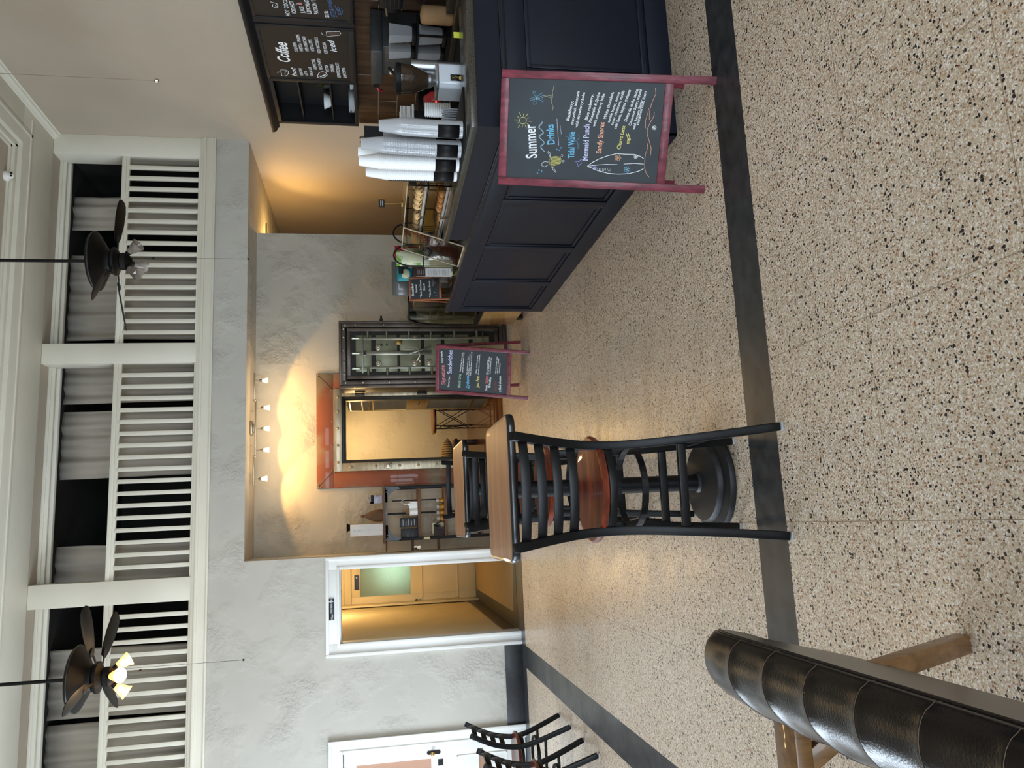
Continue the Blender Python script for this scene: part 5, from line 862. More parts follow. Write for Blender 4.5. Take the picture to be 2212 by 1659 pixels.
# grinder on the inner worktop
t = thing('coffee_grinder', 'white and silver coffee grinder with smoked bean hopper', 'coffee grinder', (2.53, 4.15, .93)); t.scale = (.82, .82, .93)
m = MB().prism([(-.095, -.07), (-.07, -.10), (.07, -.10), (.095, -.07), (.095, .10), (-.095, .10)], 0, .30); m.build('body', 'appliance_white', t, .008)
MB().prism([(-.09, -.06), (-.065, -.095), (.065, -.095), (.09, -.06), (.09, .09), (-.09, .09)], .30, .318).build('top_collar', 'steel', t, .003)
MB().box(-.055, -.005, -.104, -.100, .135, .23).build('badge', 'sign_black', t, .002)
m = MB().lathe([(.018, 0), (.019, .003), (.001, .004)], (0, 0, 0), 20).xf(T3(-.032, -.104, .16) @ RX(PI/2)); m.tube([(-.03, -.107, .185), (-.02, -.107, .20), (-.035, -.107, .205), (-.03, -.107, .218)], .0025, 5); m.build('badge_emblem', 'gold_ink', t)
MB().lathe([(.035, .318), (.04, .335), (.05, .345), (.052, .36)], (0, 0, 0), 24).build('neck', 'steel', t)
MB().lathe([(.04, .35), (.055, .37), (.098, .46), (.104, .52), (.104, .535), (.1, .535), (.1, .52), (.094, .462), (.05, .374), (.036, .352)], (0, 0, 0), 32).build('hopper', 'smoke_plastic', t)
MB().lathe([(.108, .53), (.11, .535), (.108, .56), (.06, .572), (.001, .574)], (0, 0, 0), 32).build('lid', 'plug', t); MB().lathe([(.034, .36), (.085, .46), (.08, .475), (.001, .485)], (0, 0, 0), 24).build('coffee_beans', 'choc', t)
MB().bar((.04, 0, .57), (.12, .06, .60), .02, .012).build('lid_handle', 'plug', t); MB().cyl((.14, .06, .30), (.14, .06, .0), .045, 20).cyl((.14, .06, .30), (.14, .06, .46), .05, 20).build('dosing_chamber', 'steel', t)
single('sticky_note', MB().box(-.018, .018, -.001, 0, -.03, .03), 'yellow_tag', 'yellow sticky note hanging beside the grinder', 'note', (2.70, 3.955, 1.04+.06))
# behind the bar: red device, napkins, lids, black caddy
t = thing('knock_box', 'red scoop machine part behind the cup stacks', 'appliance', (3.05, 5.95, .93)); t.location = (2.885, 4.98, 1.07); t.scale = (.6, .6, .75)
MB().box(-.10, .1, -.13, .13, 0, .05).build('base', 'plug', t, .005); MB().prism([(-.11, .06), (-.04, .05), (.10, .10), (.11, .19), (.02, .22), (-.10, .16)], -.06, .06, 'yz').build('red_body', 'red_plastic', t, .01); MB().lathe([(.03, 0), (.03, -.006), (.001, -.006)], (0, 0, 0), 16).xf(T3(-.06, -.02, .14) @ RY(PI/2)).build('knob', 'plug', t); MB().ball((-.063, -.09, .11), .006, 8).build('indicator_light', 'red_led', t)
gr = single('equipment_stand', MB().box(-.16, .2, -.22, .28, 0, .09).box(-.14, -.10, -.2, -.16, -.93, 0).box(.14, .18, -.2, -.16, -.93, 0).box(-.14, -.10, .22, .26, -.93, 0).box(.14, .18, .22, .26, -.93, 0), 'satin_black', 'dark stand on legs carrying the red machine behind the counter', 'stand', (2.86, 5.05, .975)); gr.location.z = .96
t = thing('napkin_tray', 'white tray of loosely stacked napkins behind the cup stacks', 'tray', (2.88, 5.22, .90)); t.location = (2.88, 5.215, 1.05)
MB().box(-.08, .08, -.05, .07, .24, .255).box(-.08, .08, .06, .07, .255, .34).box(-.08, -.07, -.05, .07, .255, .34).build('tray_body', 'plate_white', t, .003); MB().box(-.06, .06, -.0, .05, 0, .24).build('stand', 'satin_black', t, .003)
m = MB()
for i in range(9): k_ = len(m.v); m.box(-.065, .065, -.045, .045, .258+i*.009, .264+i*.009); m.xf(RZ(.06*math.sin(i*2.3)), k_)
m.build('napkin_stack', 'paper', t)
t = thing('straw_caddy', 'black caddy with chrome-wrapped straws and lids beside the cup stacks', 'caddy', (2.42, 4.36, .93)); t.scale = (.85, .85, 1.05)
MB().box(-.07, .07, -.06, .06, 0, .12).build('box', 'plug', t, .006); m = MB(); rnd = random.Random(5)
for i in range(60): x = rnd.uniform(-.055, .055); y = rnd.uniform(-.05, .05); m.cyl((x, y, .1), (x+rnd.uniform(-.008, .008), y+rnd.uniform(-.008, .008), rnd.uniform(.20, .235)), .003, 5)
o = m.build('straw_bundle', 'clear_plastic', t); o['kind'] = 'stuff'
single('lid_stand', MB().box(-.06, .06, -.05, .05, 0, .168), 'satin_black', 'small dark block under the stack of cup covers', 'stand', (2.58, 4.56, .93))
ld = None
for i in range(14):
    if ld is None: ld = single('cup_cover', MB().lathe([(.001, .006), (.036, .006), (.040, .0), (.045, .0), (.046, .004), (.042, .006), (.041, .010), (.001, .011)], (0, 0, 0), 24), 'cup_white', 'flat plastic cup cover in the stack beside the straw caddy', 'cup cover', (2.58, 4.56, 1.10), group='stacked cup covers'); c = ld
    else: c = copy_tree(ld); c.location = (2.58, 4.56, 1.10+i*.0115)
# cup dispenser and stacks on the granite bar
DS = [(2.155, 3.93, 'clear', .445, 69), (2.25, 4.10, 'clear', .415, 63), (2.055, 4.06, 'clear', .53, 74), (2.11, 4.24, 'white', .56, 42), (2.02, 4.20, 'white', .555, 42), (1.975+.06-.005, 4.36, 'white', .52, 38)]
DS = [(2.088, 3.885, 'clear', .445, 66), (2.13, 4.04, 'clear', .42, 60), (2.028, 3.99, 'clear', .54, 74), (2.10, 4.19, 'white', .56, 44), (2.0, 4.11, 'white', .555, 44), (1.999, 4.235, 'white', .52, 40)]
t = thing('cup_dispenser', 'black metal rack holding the upright stacks of cups on the bar', 'cup rack', (2.12, 4.08, 1.10))
MB().box(-.17, .19, -.25, .24, 0, .008).build('base_plate', 'plug', t, .002)
MB().box(.09, .19, .215, .23, .0, .535).build('rear_panel', 'plug', t); MB().box(-.145, .08, .215, .225, .0, .40).build('end_panel', 'plug', t)
for x, y, kd, hh, n in DS:
    m = MB()
    for a0 in (PI*1.25,):
        P_ = [((x-2.12)+.052*math.cos(a), (y-4.08)+.052*math.sin(a)) for a in [a0-.75+1.5*k_/10 for k_ in range(11)]]
        m.grid([[Vector((px, py, z)) for z in (.03, .145)] for px, py in P_])
    m.build('clip_collar', 'plug', t, solid=.004)
def cup_mesh(kd):
    if kd == 'clear': R0, R1, h = .029, .045, .125
    else: R0, R1, h = .027, .0435, .115
    pr = [(.001, h), (R0, h), (R0+.001, h-.003), (R1-.0012, .006), (R1+.0015, .005), (R1+.0018, .001), (R1, 0), (R1-.003, .001), (R0-.0015, h-.006), (.001, h-.006)]
    return MB().lathe(pr, (0, 0, 0), 20)
CUP = {}
for x, y, kd, hh, n in DS:
    h = .125 if kd == 'clear' else .115; pitch = (hh-h)/(n-1); lean = random.uniform(-.01, .01)
    where = {(0): 'rightmost tall stack', (1): 'stack half hidden between two others', (2): 'tall stack next to the white cups', 3: 'stack farthest back', 4: 'middle stack', 5: 'leftmost stack by the pastry case'}[DS.index((x, y, kd, hh, n))]
    for i in range(n):
        if kd not in CUP: CUP[kd] = cup_mesh(kd).build('paper_cup' if kd == 'white' else 'plastic_cup', 'cup_white' if kd == 'white' else 'cup_clear'); c = CUP[kd]
        else: c = CUP[kd].copy(); col.objects.link(c)
        dr = .018*(i/n)**2 if kd == 'clear' else 0
        c.location = (x+lean*i/n, y-dr, 1.11+i*pitch)
        tag(c, ('white paper cup upside down, %s' if kd == 'white' else 'clear plastic cup upside down, %s') % where, 'cup', 'cups in the '+where+(' of white cups' if kd == 'white' else ' of clear cups'))
single('menu_clipboard', MB().box(-.004, .004, -.07, .07, 0, .20), 'plug', 'flat black box standing behind the cups against the tan wall', 'box', (4.2, 8.05, 1.22)) if False else None
t = single('black_carton', MB().box(-.12, .12, -.09, .09, 0, .62), 'plug', 'tall black carton behind the cup stacks at the end of the back counter', 'box', (4.30, 8.40, .92), bevel=.004)
m = MB()
for s_, a in ((1, .0), (-1, .5)): m.ball((0, s_*.05, .10), .06, 12, sc=(.3, .8, 1.6))
single('paper_bag', m, 'kraft', 'crumpled brown paper bag on top of the black carton', 'bag', (4.34, 8.40, 1.54-.01))

# ---------------------------------------------------------------- pastry case of clear acrylic
PC = thing('pastry_case', 'clear acrylic pastry case with two shelves on the counter', 'pastry case', (2.08, 4.72, .932)); L0, L1 = 0.0, 1.18; CW = .40; CH = .44
# local x 0 front (towards the customers) .. CW back, local y 0 near .. 1.14 far
m = MB(); m.box(.03, CW, 0, .006, 0, CH); m.box(0, CW, L1-.006, L1, 0, CH) if False else None; m.box(CW-.006, CW, 0, L1, 0, CH); m.box(.06, CW, 0, L1, CH-.006, CH); m.build('case_walls', 'acrylic', PC)
m = MB().prism([(-.08, 0), (-.074, 0), (.066, CH), (.06, CH)], .73, L1, 'xz'); o = m.build('sloping_front', 'acrylic', PC)
m = MB().prism([(-.08, 0), (CW, 0), (CW, CH), (.06, CH)], L1-.006, L1, 'xz'); m.build('end_panel', 'acrylic', PC)
m = MB(); 
for y in (.73, L1-.003): m.bar((-.08, y, 0), (.06, y, CH), .007, .007)
m.bar((.06, .0, CH), (.06, L1, CH), .006, .006); m.bar((.06, 0.003, CH), (CW, 0.003, CH), .007, .007); m.bar((.06, .003, .02), (.06, .003, CH), .006, .006); m.bar((-.08, .73, .004), (-.08, L1, .004), .008, .008); m.build('polished_edges', 'acrylic_edge', PC)
for z in (.155, .30): MB().box(.03 if z < .2 else .06, CW-.01, .02, L1-.02, z, z+.006).build('shelf', 'acrylic', PC)
MB().box(.07, .20, .012, .016, CH-.06, CH-.01).build('price_tag', 'steel_dark', PC)
rnd = random.Random(11)
def tray(y, z, lab, ln=.5, x0=.08):
    t = thing('tray', lab, 'tray', (2.08+x0, 4.72+y, .932+z+.008), 0, 'trays in the pastry case'); MB().box(0, .29, 0, ln, 0, .004).box(0, .29, 0, .004, .004, .016).box(0, .29, ln-.004, ln, .004, .016).box(0, .004, 0, ln, .004, .016).box(.286, .29, 0, ln, .004, .016).build('tray_pan', 'tray', t)
    MB().box(.008, .282, .008, ln-.008, .005, .0065).build('paper_liner', 'paper', t)
tray(.06, .30, 'upper tray of the pastry case, nearer the cups'); tray(.60, .30, 'upper tray of the pastry case, far half', .48); tray(.06, .155, 'middle tray of the pastry case, nearer the cups'); tray(.60, .155, 'middle tray of the pastry case, far half', .48)
def blob(name, mtl, r, sc, lab, cat, grp, loc, rz=0, seed=0):
    m = MB().ball((0, 0, 0), r, 14, sc=sc); rn = random.Random(seed)
    ph = [rn.uniform(0, 6) for _ in range(3)]
    for v in m.v: v *= 1+.06*math.sin(v.x*90+ph[0])*math.sin(v.y*80+ph[1])+.03*math.sin(v.z*140+ph[2])
    zmin = min(v.z for v in m.v); o = m.build(name, mtl); o.location = (loc[0], loc[1], loc[2]-zmin); o.rotation_euler = (0, 0, rz); return tag(o, lab, cat, grp)
zb = .932+.155+.016; zt = .932+.30+.016
k_ = 0
for j in range(4):
    for i in range(2):
        k_ += 1; blob('muffin', 'muffin', .038, (1, 1, .85), 'chocolate-chip muffin on the upper tray by the cups', 'muffin', 'muffins on the upper tray', (2.08+.13+i*.10, 4.72+.22+j*.085, zt), 0, k_)
for j in range(4):
    for i in range(2): k_ += 1; blob('croissant', 'bread', .042, (1.25, .75, .6), 'golden croissant on the middle tray of the pastry case', 'croissant', 'croissants on the middle tray', (2.08+.14+i*.11, 4.72+.26+j*.085, zb), .4, k_)
for j in range(4):
    for i in range(2): k_ += 1; blob('scone', 'muffin', .045, (1, .9, .6), 'pale scone on the far upper tray of the pastry case', 'scone', 'scones on the far upper tray', (2.08+.14+i*.12, 4.72+.66+j*.10, zt), .2*j, k_)
for j in range(4):
    for i in range(2): k_ += 1; blob('cookie', 'cookie', .055, (1, 1, .26), 'large flat cookie on the far middle tray of the pastry case', 'cookie', 'cookies on the far middle tray', (2.08+.14+i*.125, 4.72+.67+j*.115, zb), 0, k_)
for j in range(5): k_ += 1; blob('bagel', 'bread', .05, (1, 1, .5), 'brown bagel lying on the case floor behind the sloping front', 'bagel', 'bagels on the case floor', (2.08+.09, 4.72+.42+j*.13, .94), 0, k_)
for j in range(3): k_ += 1; blob('brownie', 'choc', .04, (1.1, .8, .5), 'dark chocolate brownie at the back of the middle tray', 'brownie', 'brownies in the pastry case', (2.08+.35-.02, 4.72+.36+j*.1, zb), 0, k_)
m = MB()
for y in (-.05, .05): m.path([(0, y, 0), (0, y, .12), (.05, y, .12)], .006, .006)
single('tongs', m, 'brass', 'brass wire serving tongs standing on the case shelf', 'tongs', (2.17, 4.80, zb), bevel=0)
m = None
for i in range(6):
    pr = [(.001, 0), (.02, 0), (.03, .012), (.042, .03), (.04, .03), (.028, .013), (.001, .004)]
    if i == 0: dc = single('crystal_dish', MB().lathe(pr, (0, 0, 0), 12), 'clear_plastic', 'small cut-glass sample dish stacked beside the cups', 'dish', (2.08, 4.40, 1.10), group='stacked cut-glass dishes'); c = dc
    else: c = copy_tree(dc); c.location = (2.08, 4.40, 1.10+i*.022)
ps = thing('price_stand', 'thin brass stand with a small black price card above the pastry case', 'card stand', (2.40, 5.63, .932+CH)); MB().cyl((0, 0, 0), (0, 0, .13), .003, 6).lathe([(.03, 0), (.03, .004), (.001, .005)], (0, 0, 0), 16).build('stem', 'brass', ps)
o = MB().box(-.03, .03, -.003, .003, .13, .175).build('price_card', 'sign_black', ps); m = MB()
for z in (.145, .158): m.box(-.02, .02, -.0042, -.003, z, z+.004)
m.build('card_marks', 'sign_ink', o)

# chip rack
t = thing('chip_basket', 'black wire display rack filled with snack bags', 'rack', (2.215, 6.14, .932)); m = MB()
for z in (.0, .26): 
    for (a, b) in (((-.16, -.13), (.16, -.13)), ((.16, -.13), (.16, .13)), ((.16, .13), (-.16, .13)), ((-.16, .13), (-.16, -.13))): m.cyl((a[0], a[1], z+.004), (b[0], b[1], z+.004), .004, 6)
for x in [-.16+.04*i for i in range(9)]:
    for y in (-.13, .13): m.cyl((x, y, 0), (x, y, .264), .002, 5)
for y in [-.13+.0433*i for i in range(7)]:
    for x in (-.16, .16): m.cyl((x, y, 0), (x, y, .264), .002, 5)
m.box(-.16, .16, -.13, .13, 0, .004)
m.build('wire_basket', 'plug', t); m = MB()
for x in (-.09, .095): m.tube([(x-.088, -.13, .26)]+[(x-.088*math.cos(a), -.13, .37+.13*math.sin(a)) for a in [PI*i/14 for i in range(15)]]+[(x+.088, -.13, .26)], .0065, 8)
m.build('hoop', 'plug', t)
def bag(name, mt, x, y, z, w, h, lab, rz=0, th=.035, band=None):
    P_ = []
    for i in range(13):
        u = i/12; row = []
        for s_ in (1, -1):
            rng_ = range(9) if s_ == 1 else range(8, -1, -1)
            for j in rng_:
                v = j/8; puff = th*(4*u*(1-u))**.5*(4*v*(1-v))**.5 if 0 < u < 1 and 0 < v < 1 else 0
                row.append(Vector(((v-.5)*w, -s_*puff*.5+.002*math.sin(i*2.1+j*1.7), u*h)))
        P_.append(row)
    m = MB().grid(P_); o = m.build(name, mt); o.location = (x, y, z); o.rotation_euler = (.0, 0, rz); tag(o, lab, 'snack bag', None)
    if band:
        P2 = [[Vector((.5*w*.72*math.cos(a)*r_, -th*.5*(1-(.8*r_)**2)**.5-.004, h*.46+h*.30*math.sin(a)*r_)) for r_ in (0.01, .4, .7, 1)] for a in [2*PI*i/20 for i in range(21)]]
        MB().grid(P2).build('printed_label', band, o)
    return o
bag('snack_bag', 'bag_green', 2.12, 6.07, 1.14, .13, .27, 'green snack bag with a pale label in the wire rack', 0, .05, 'bag_cream')
bag('snack_bag', 'bag_red', 2.185, 6.12, 1.14, .12, .28, 'red snack bag with a pale label in the wire rack', 0, .05, 'bag_cream')
bag('snack_bag', 'teal', 2.20, 6.73, 1.251, .125, .135, 'teal snack bag with a cream label beside the dark screen', .1, .05, 'bag_cream')
for i, (x, y, z, r) in enumerate(((2.15, 6.02, .94, .3), (2.26, 6.03, .94, -.3), (2.33, 6.1, .94, .9))): bag('foil_bag', 'foil', x, y-.0, z, .13, .24, 'crumpled silver foil bag low in the wire rack, %s' % ('nearest the sign', 'in the middle', 'deepest in the rack')[i], r, .06)
single('box_riser', MB().box(-.05, .06, -.045, .03, 0, .318), 'maroon_bag', 'dark narrow crate under the teal snack bag', 'crate', (2.22, 6.735, .932), bevel=.004)
# brochure holder
t = thing('brochure_holder', 'clear stand with a tall white printed card on the counter', 'sign holder', (1.998, 6.05, .932), math.radians(4)); t.scale = (.72, 1, 1)
MB().box(-.055, .055, .0, .004, .0, .335).box(-.055, .055, -.02, 0, 0, .003).box(-.055, .055, -.022, -.02, 0, .03).build('acrylic_stand', 'acrylic', t); cdd = MB().box(-.05, .05, -.003, 0, .04, .325).build('printed_card', 'paper', t)
m = MB().box(-.05, .05, -.0042, -.003, .25, .325); m.lathe([(.048, 0), (.048, .001), (.001, .001)], (0, 0, 0), 24, sq=.6).xf(T3(0, 0, 0)) if False else None; m.build('card_header', 'choc', cdd)
m = MB()
for i in range(4): m.box(-.03, .03, -.0048, -.0042, .265+i*.014, .269+i*.014)
for i in range(14): m.box(-.038, .038-(i % 3)*.01, -.0038, -.003, .06+i*.0125, .063+i*.0125)
m.build('print_lines', 'steel', cdd)
m = MB()
for i in range(4): m.box(-.06+i*.035, -.035+i*.035, -.04, -.035, 0, .18).box(-.06+i*.035, -.035+i*.035, .035, .04, 0, .18)
single('tea_box_row', MB().box(-.07, .07, -.05, .05, 0, .24), 'patch', 'pale green carton standing behind the white card', 'box', (2.14, 6.30, .932), bevel=.003)
# small breakfast chalkboard
t = thing('tabletop_chalkboard', 'small wood-framed tabletop chalkboard listing breakfast items', 'chalkboard', (2.06, 6.66, .932), math.radians(-3)); F = T3(0, 0, .0) @ RX(-.16); w_, h_ = .108, .36
for s_ in (-1, 1): MB().box(*sorted((s_*w_, s_*(w_-.016))), 0, .012, .0, h_).xf(F).build('leg', 'orange_wood', t, .002); MB().bar((s_*(w_-.01), .065, h_-.015), (s_*(w_-.012), .15, .004), .012, .012).build('rear_leg', 'orange_wood', t, .002)
MB().box(-w_+.016, w_-.016, 0, .012, h_-.018, h_).xf(F).build('top_rail', 'orange_wood', t, .001); MB().box(-w_+.016, w_-.016, 0, .012, .07, .09).xf(F).build('bottom_rail', 'orange_wood', t, .001)
pn = MB().box(-w_+.014, w_-.014, .004, .009, .088, h_-.016).xf(F).build('chalkboard_panel', 'chalkboard', t); w = MB()
for tx, a, b, z in (('Breakfast', -.06, .05, .315), ('Items:', -.03, .04, .285), ('* Bacon Egg Cheese', -.08, .08, .245), ('Biscuit', -.015, .05, .215), ('* Boudin Biscuit', -.08, .07, .165)): write(w, tx, (a, z), (b, z+.004), .019 if tx == 'Breakfast' else .015, ink('W'))
for i in range(5): stroke(w, [(-.07+i*.03, .115+.01*(i % 2)), (-.067+i*.03, .125+.01*(i % 2))], .002, ink('w'))
w.xf(F @ T3(0, .0034, 0) @ RX(PI/2)); w.build('chalk_writing', None, pn, smooth=False)
t = thing('glass_jar', 'faceted glass jar under the breakfast chalkboard', 'jar', (2.07, 6.47, .932)); MB().lathe([(.001, 0), (.06, 0), (.07, .02), (.07, .12), (.055, .15), (.052, .15), (.064, .12), (.064, .022), (.001, .01)], (0, 0, 0), 8).build('jar_body', 'case_glass', t); MB().lathe([(.058, .15), (.058, .165), (.001, .17)], (0, 0, 0), 16).build('lid', 'maroon_bag', t)
t = thing('payment_screen', 'dark grey tilted screen on the counter against the grey wall', 'screen', (2.42, 6.70, .932), math.radians(-4)); MB().box(-.03, .03, -.02, .02, 0, .44).box(-.22, .03, -.02, .02, .40, .44).box(-.09, .09, -.07, .07, 0, .012).build('stand', 'plug', t, .004); MB().box(-.155, .155, -.012, .012, -.075, .075).xf(T3(-.24, .09, .425) @ RX(-.05)).build('screen_panel', 'screen_gray', t, .004)

# ---------------------------------------------------------------- refrigerated display case
DC = thing('display_case', 'curved glass refrigerated display case beyond the end of the counter', 'display case', (2.118, 7.53, 0)); DW = .95
# profile in y (0 near .. .67 far front), z
arc = [(.30, 1.245)]+[(.36+.29*math.sin(a), 1.245-.29*(1-math.cos(a))*1.1) for a in [PI/2*i/10 for i in range(11)]]+[(.665, .84), (.67, .53)]
m = MB().prism([(-.5, 1.255)]+arc+[(-.5, .53)], 0, .008, 'yz'); m.build('side_glass', 'case_glass', DC)
for xx in (.0, DW): MB().path([(xx, y, z) for y, z in [(-.5, 1.255)]+arc], .022, .016, (1, 0, 0)).build('edge_frame', 'black_metal', DC, .002)
g_ = [[Vector((x, y, z)) for x in (0, DW)] for y, z in arc]; MB().grid(g_).build('curved_front_glass', 'case_glass', DC, solid=.005)
MB().box(0, DW, -.5, .68, .49, .53).build('deck', 'black_metal', DC, .003); MB().box(-.004, .03, -.5, .685, .480, .490).build('brass_trim', 'brass', DC)
MB().box(.0, DW, -.5, .665, .085, .49).build('base_cabinet', 'case_wood', DC, .006); MB().box(.012, DW-.012, .2, .5, .535, .95).build('inner_box', 'gold_reflection', DC, .02)
m = MB().prism([(-.4, 1.2), (.25, 1.2), (.42, 1.12), (.52, .98), (.54, .80), (.30, .80), (.2, .95), (-.4, 1.0)], .06, DW-.06, 'yz'); m.build('reflection_body', 'gold_reflection', DC, .01)  # inner box and this body carry the glass's gold reflection as colour
for z in (.78, ): MB().box(.02, DW-.02, -.2, .55, z-.006, z).build('glass_shelf', 'case_glass', DC)
for y in (.55, -.35):
    m = MB().cyl((.03, y, .045), (.075, y, .045), .045, 20); m.build('caster_wheel', 'rubber', DC); MB().box(.025, .08, y-.03, y+.03, .075, .10).build('caster_plate', 'nickel', DC)
for i, (y, z, mt, lb) in enumerate(((.30, .60, 'green_leaf', 'dark green bottle'), (.40, .60, 'bag_cream', 'pale carton'), (.48, .60, 'teal', 'teal carton'))):
    pass
for i, (x, y) in enumerate(((.1, .3), (.1, .40), (.22, .35))):
    b0 = MB().lathe([(.001, 0), (.03, 0), (.032, .02), (.032, .11), (.012, .15), (.012, .175), (.001, .176)], (0, 0, 0), 16)
    single('drink_bottle', b0, ('green_leaf', 'patch', 'teal')[i], ('green', 'pale', 'teal')[i]+' drink bottle standing low inside the display case', 'bottle', (2.105+x+.05, 7.53+y+.12, .532))

# ---------------------------------------------------------------- étagère in the niche
ET = thing('display_shelf', 'industrial shelf unit with grey metal gussets between the vault and the doorway', 'shelf', (.14, 9.42, 0)); SWd = .31
MB().box(-SWd-.03, SWd+.02, -.12, .19, 1.50, 1.53).build('top_board', 'rustic', ET, .003)
for z in (1.12-.03, .78): MB().box(-SWd+.02, SWd-.02, -.10, .17, z, z+.035).build('shelf_board', 'rustic', ET, .003)
MB().box(-SWd, SWd, -.10, .17, .36, .39).build('shelf_board', 'rustic', ET, .003)
for x in (-SWd+.01, SWd-.01):
    for y in (-.10, .175): MB().box(x-.016, x+.016, y-.015, y+.015, 0, 1.50).build('post', 'plug', ET, .003)
m = MB(); R2 = .15
for s_ in (-1, 1):
    P_ = [(s_*(SWd-.0), 1.50), (s_*(SWd-.0), 1.50-R2)]+[(s_*(SWd-.03-R2*.0-(R2-R2*math.cos(a))*1.0), 1.50-.03-(R2)*(1-math.sin(a))) for a in [PI/2*i/8 for i in range(9)]]+[(s_*(SWd-.03-R2), 1.50)]
    m.prism(P_, -.122, -.116, 'xz')
m.box(-SWd+.02, SWd-.02, -.122, -.116, 1.475, 1.50); m.build('corner_gusset', 'zinc', ET)
m = MB()
for x in (-.28, -.25, .28, .25):
    for z in (1.485, 1.44): m.cyl((x, -.122, z), (x, -.127, z), .008, 10)
m.build('bolt', 'zinc', ET)
MB().box(-SWd+.012, -.0+.012, .262, .275, 0, 0.001) if False else None
m = MB(); m.box(-.012, .012, .172, .187, .4, 1.5); m.box(.145, .16, .172, .187, .78, 1.42); m.build('rear_brace', 'plug', ET)
m = MB(); m.box(-.46, -.445, .10, .12, .3, 1.5); m.box(-.46, -SWd, .10, .12, 1.485, 1.5); m.box(-.45, -SWd, .10, .12, 1.17, 1.20); m.box(-.45, -SWd, .10, .12, .86, .89); m.build('side_arm', 'rustic', ET)
zz = 1.53
o = single('white_box', MB().box(-.066, .066, -.05, .05, 0, .375), 'paper', 'tall white box lettered SWEET WATER DECOR on top of the shelf', 'box', (-.035, 9.38, zz), bevel=.002)
w = MB(); write(w, 'SWEET  WATER  DECOR', (.02, 0), (.345, 0), .011, M('sign_black')); w.xf(T3(0, -.0508, 0) @ RX(PI/2) @ RZ(PI/2)); w.build('lettering', None, o, smooth=False)
t = thing('candle_lantern', 'black capped lantern peeking over the white lettered box', 'lantern', (.0, 9.50, zz)); MB().box(-.03, .03, -.03, .03, 0, .36).build('body', 'plug', t); MB().lathe([(.06, .42), (.04, .40), (.03, .36)], (0, 0, 0), 16).build('cap', 'plug', t)
m = MB(); prf_ = [(.065, 0), (.07, .03), (.068, .09), (.05, .15), (.02, .20), (.014, .22), (.022, .23), (.014, .25), (.001, .26)]
single('brown_bag', m.lathe(prf_, (0, 0, 0), 16, sq=.6), 'kraft', 'dark brown gathered bag beside the white lettered box', 'bag', (.125, 9.41, zz))
t = thing('coffee_bag', 'small clear cellophane bag of coffee tied with a bow on top of the shelf', 'bag', (.335-.02, 9.40, zz)); MB().box(-.05, .05, -.03, .03, 0, .13).build('cellophane', 'clear_bag', t, .012); MB().box(-.05, .05, -.034, -.03, .10, .135).box(-.052, -.03, -.034, .02, .11, .15).build('black_band', 'plug', t); MB().ball((0, 0, .155), .016, 8).ball((.02, 0, .165), .012, 8).build('ribbon_knot', 'clear_bag', t)
z2 = 1.125
t = thing('card_pack', 'black printed box of cards leaning on the upper shelf', 'box', (.03, 9.36, z2)); MB().box(-.055, .055, -.02, .02, 0, .21).build('box', 'card_black', t, .002); m = MB()
for i in range(5): m.box(-.035, .035-(i % 2)*.02, -.0212, -.02, .04+i*.033, .045+i*.033)
m.build('print', 'sign_ink', t)
t = thing('card_pack', 'long black box lying at the left end of the upper shelf', 'box', (-.10, 9.36, z2)); MB().box(-.06, .06, -.02, .05, 0, .20).build('box', 'card_black', t, .002); m = MB()
for i in range(2): m.box(-.05, -.01, -.0212, -.02, .06+i*.06, .064+i*.06)
m.build('print', 'sign_ink', t)
single('pillar_candle', MB().lathe([(.045, 0), (.046, .09), (.04, .095), (.001, .094)], (0, 0, 0), 24), 'wax', 'squat white candle on the upper shelf beside the black box', 'candle', (.15, 9.38, z2)); single('soap_block', MB().box(-.04, .04, -.04, .04, 0, .10), 'wax', 'square white block candle on the upper shelf near the right post', 'candle', (.23, 9.38, z2), bevel=.006)
for i, h in enumerate((.16, .13, .17)): single('incense_box', MB().box(-.011, .011, -.03, .03, 0, h), 'tan_paper', 'slim tan box standing behind the candles, %s' % ('the left one', 'the short one', 'the tallest one')[i], 'box', (.115+i*.028, 9.52, z2), bevel=.001)
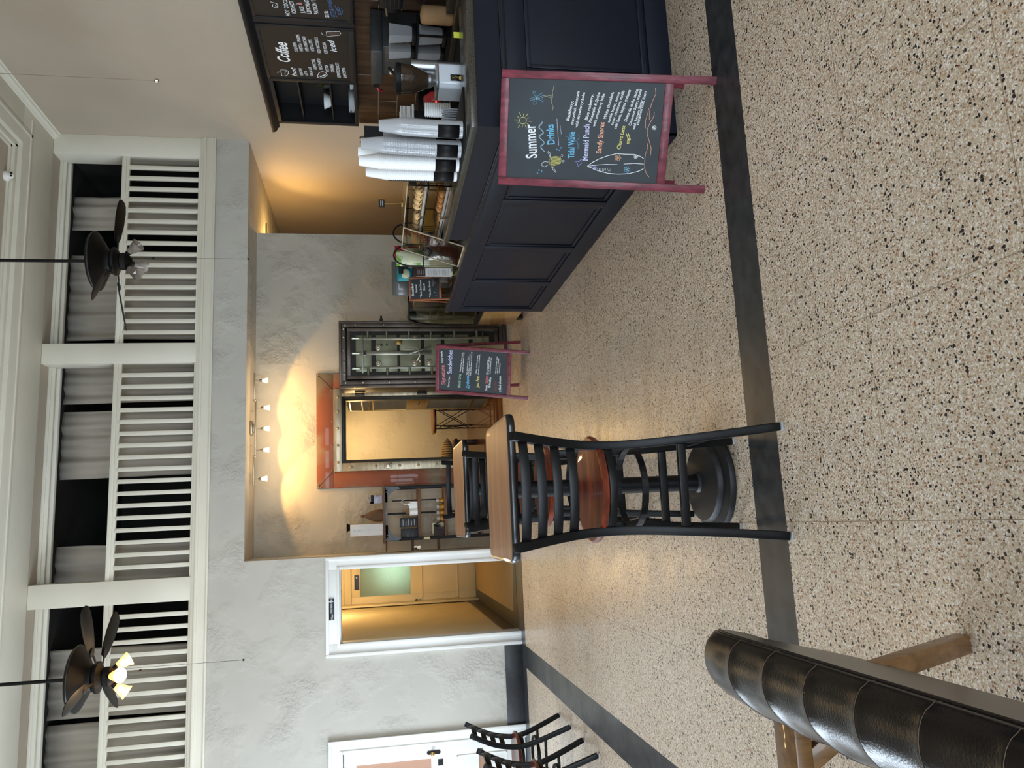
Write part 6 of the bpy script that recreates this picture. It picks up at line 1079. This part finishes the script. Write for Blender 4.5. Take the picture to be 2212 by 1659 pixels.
m = MB().tube([(0, 0, .10), (-.0, -.0, .16), (.03, 0, .2), (.06, 0, .15)], .0025, 6); single('wire_hook', m.ball((0, 0, .10), .018, 8, sc=(1, 1, 1.3)), 'plate_white', 'little white tassel on a wire at the right of the upper shelf', 'ornament', (.24, 9.34, z2+.0))
z3 = .815
for i, (x, y) in enumerate(((.27, 9.36), (.20, 9.34), (.13, 9.36), (.06, 9.34))):
    jr = single('honey_jar', MB().lathe([(.001, 0), (.028, 0), (.030, .01), (.030, .045), (.024, .055), (.024, .06), (.001, .06)], (0, 0, 0), 16), 'amber_glass', 'small amber honey jar on the lower shelf, %s from the right post' % ('first', 'second', 'third', 'fourth')[i], 'jar', (x, y, z3)); jr['group'] = 'honey jars on the shelf'
    MB().lathe([(.026, .06), (.027, .064), (.027, .082), (.02, .09), (.001, .092)], (0, 0, 0), 16).build('glass_lid', 'clear_plastic', jr)
t = thing('jewelry_rack', 'folding black wooden display rack with earrings on the lower shelf', 'rack', (-.02, 9.42, z3)); MB().bar((.07, -.03, 0), (0, -.02, .12), .014, .014).bar((-.07, -.03, 0), (0, -.02, .12), .014, .014).bar((0, -.02, .12), (.0, .08, .01), .014, .014).build('folding_frame', 'plug', t); MB().box(-.10, .03, .03, .04, 0, .14).build('card_back', 'patch', t); m = MB()
for i in range(7): m.bar((-.09+i*.014, .02, .12), (-.06+i*.012, -.01, .04), .004, .004)
m.build('hair_pins', 'foil', t)
m = MB()
for i in range(8): m.box(i*.014, i*.014+.011, 0, .06, 0, .12)
single('tea_packets', m, 'maroon_bag', 'row of dark striped packets at the left of the lower shelf', 'packets', (-.15, 9.36, z3))
tg = MB().box(-.014, .014, -.002, 0, -.035, .035).build('shelf_tag', 'patch', ET); tg.location = (-SWd+.01, -.117, 1.03)
cl = single('binder_clip', MB().prism([(-.012, -.03), (.012, -.03), (.0, .03)], 0, .012, 'xz').cyl((-.01, .006, -.03), (-.022, .006, -.05), .002, 6), 'plug', 'small black clip hooked on the side arm of the shelf', 'clip', (-.28, 9.515, 1.165))
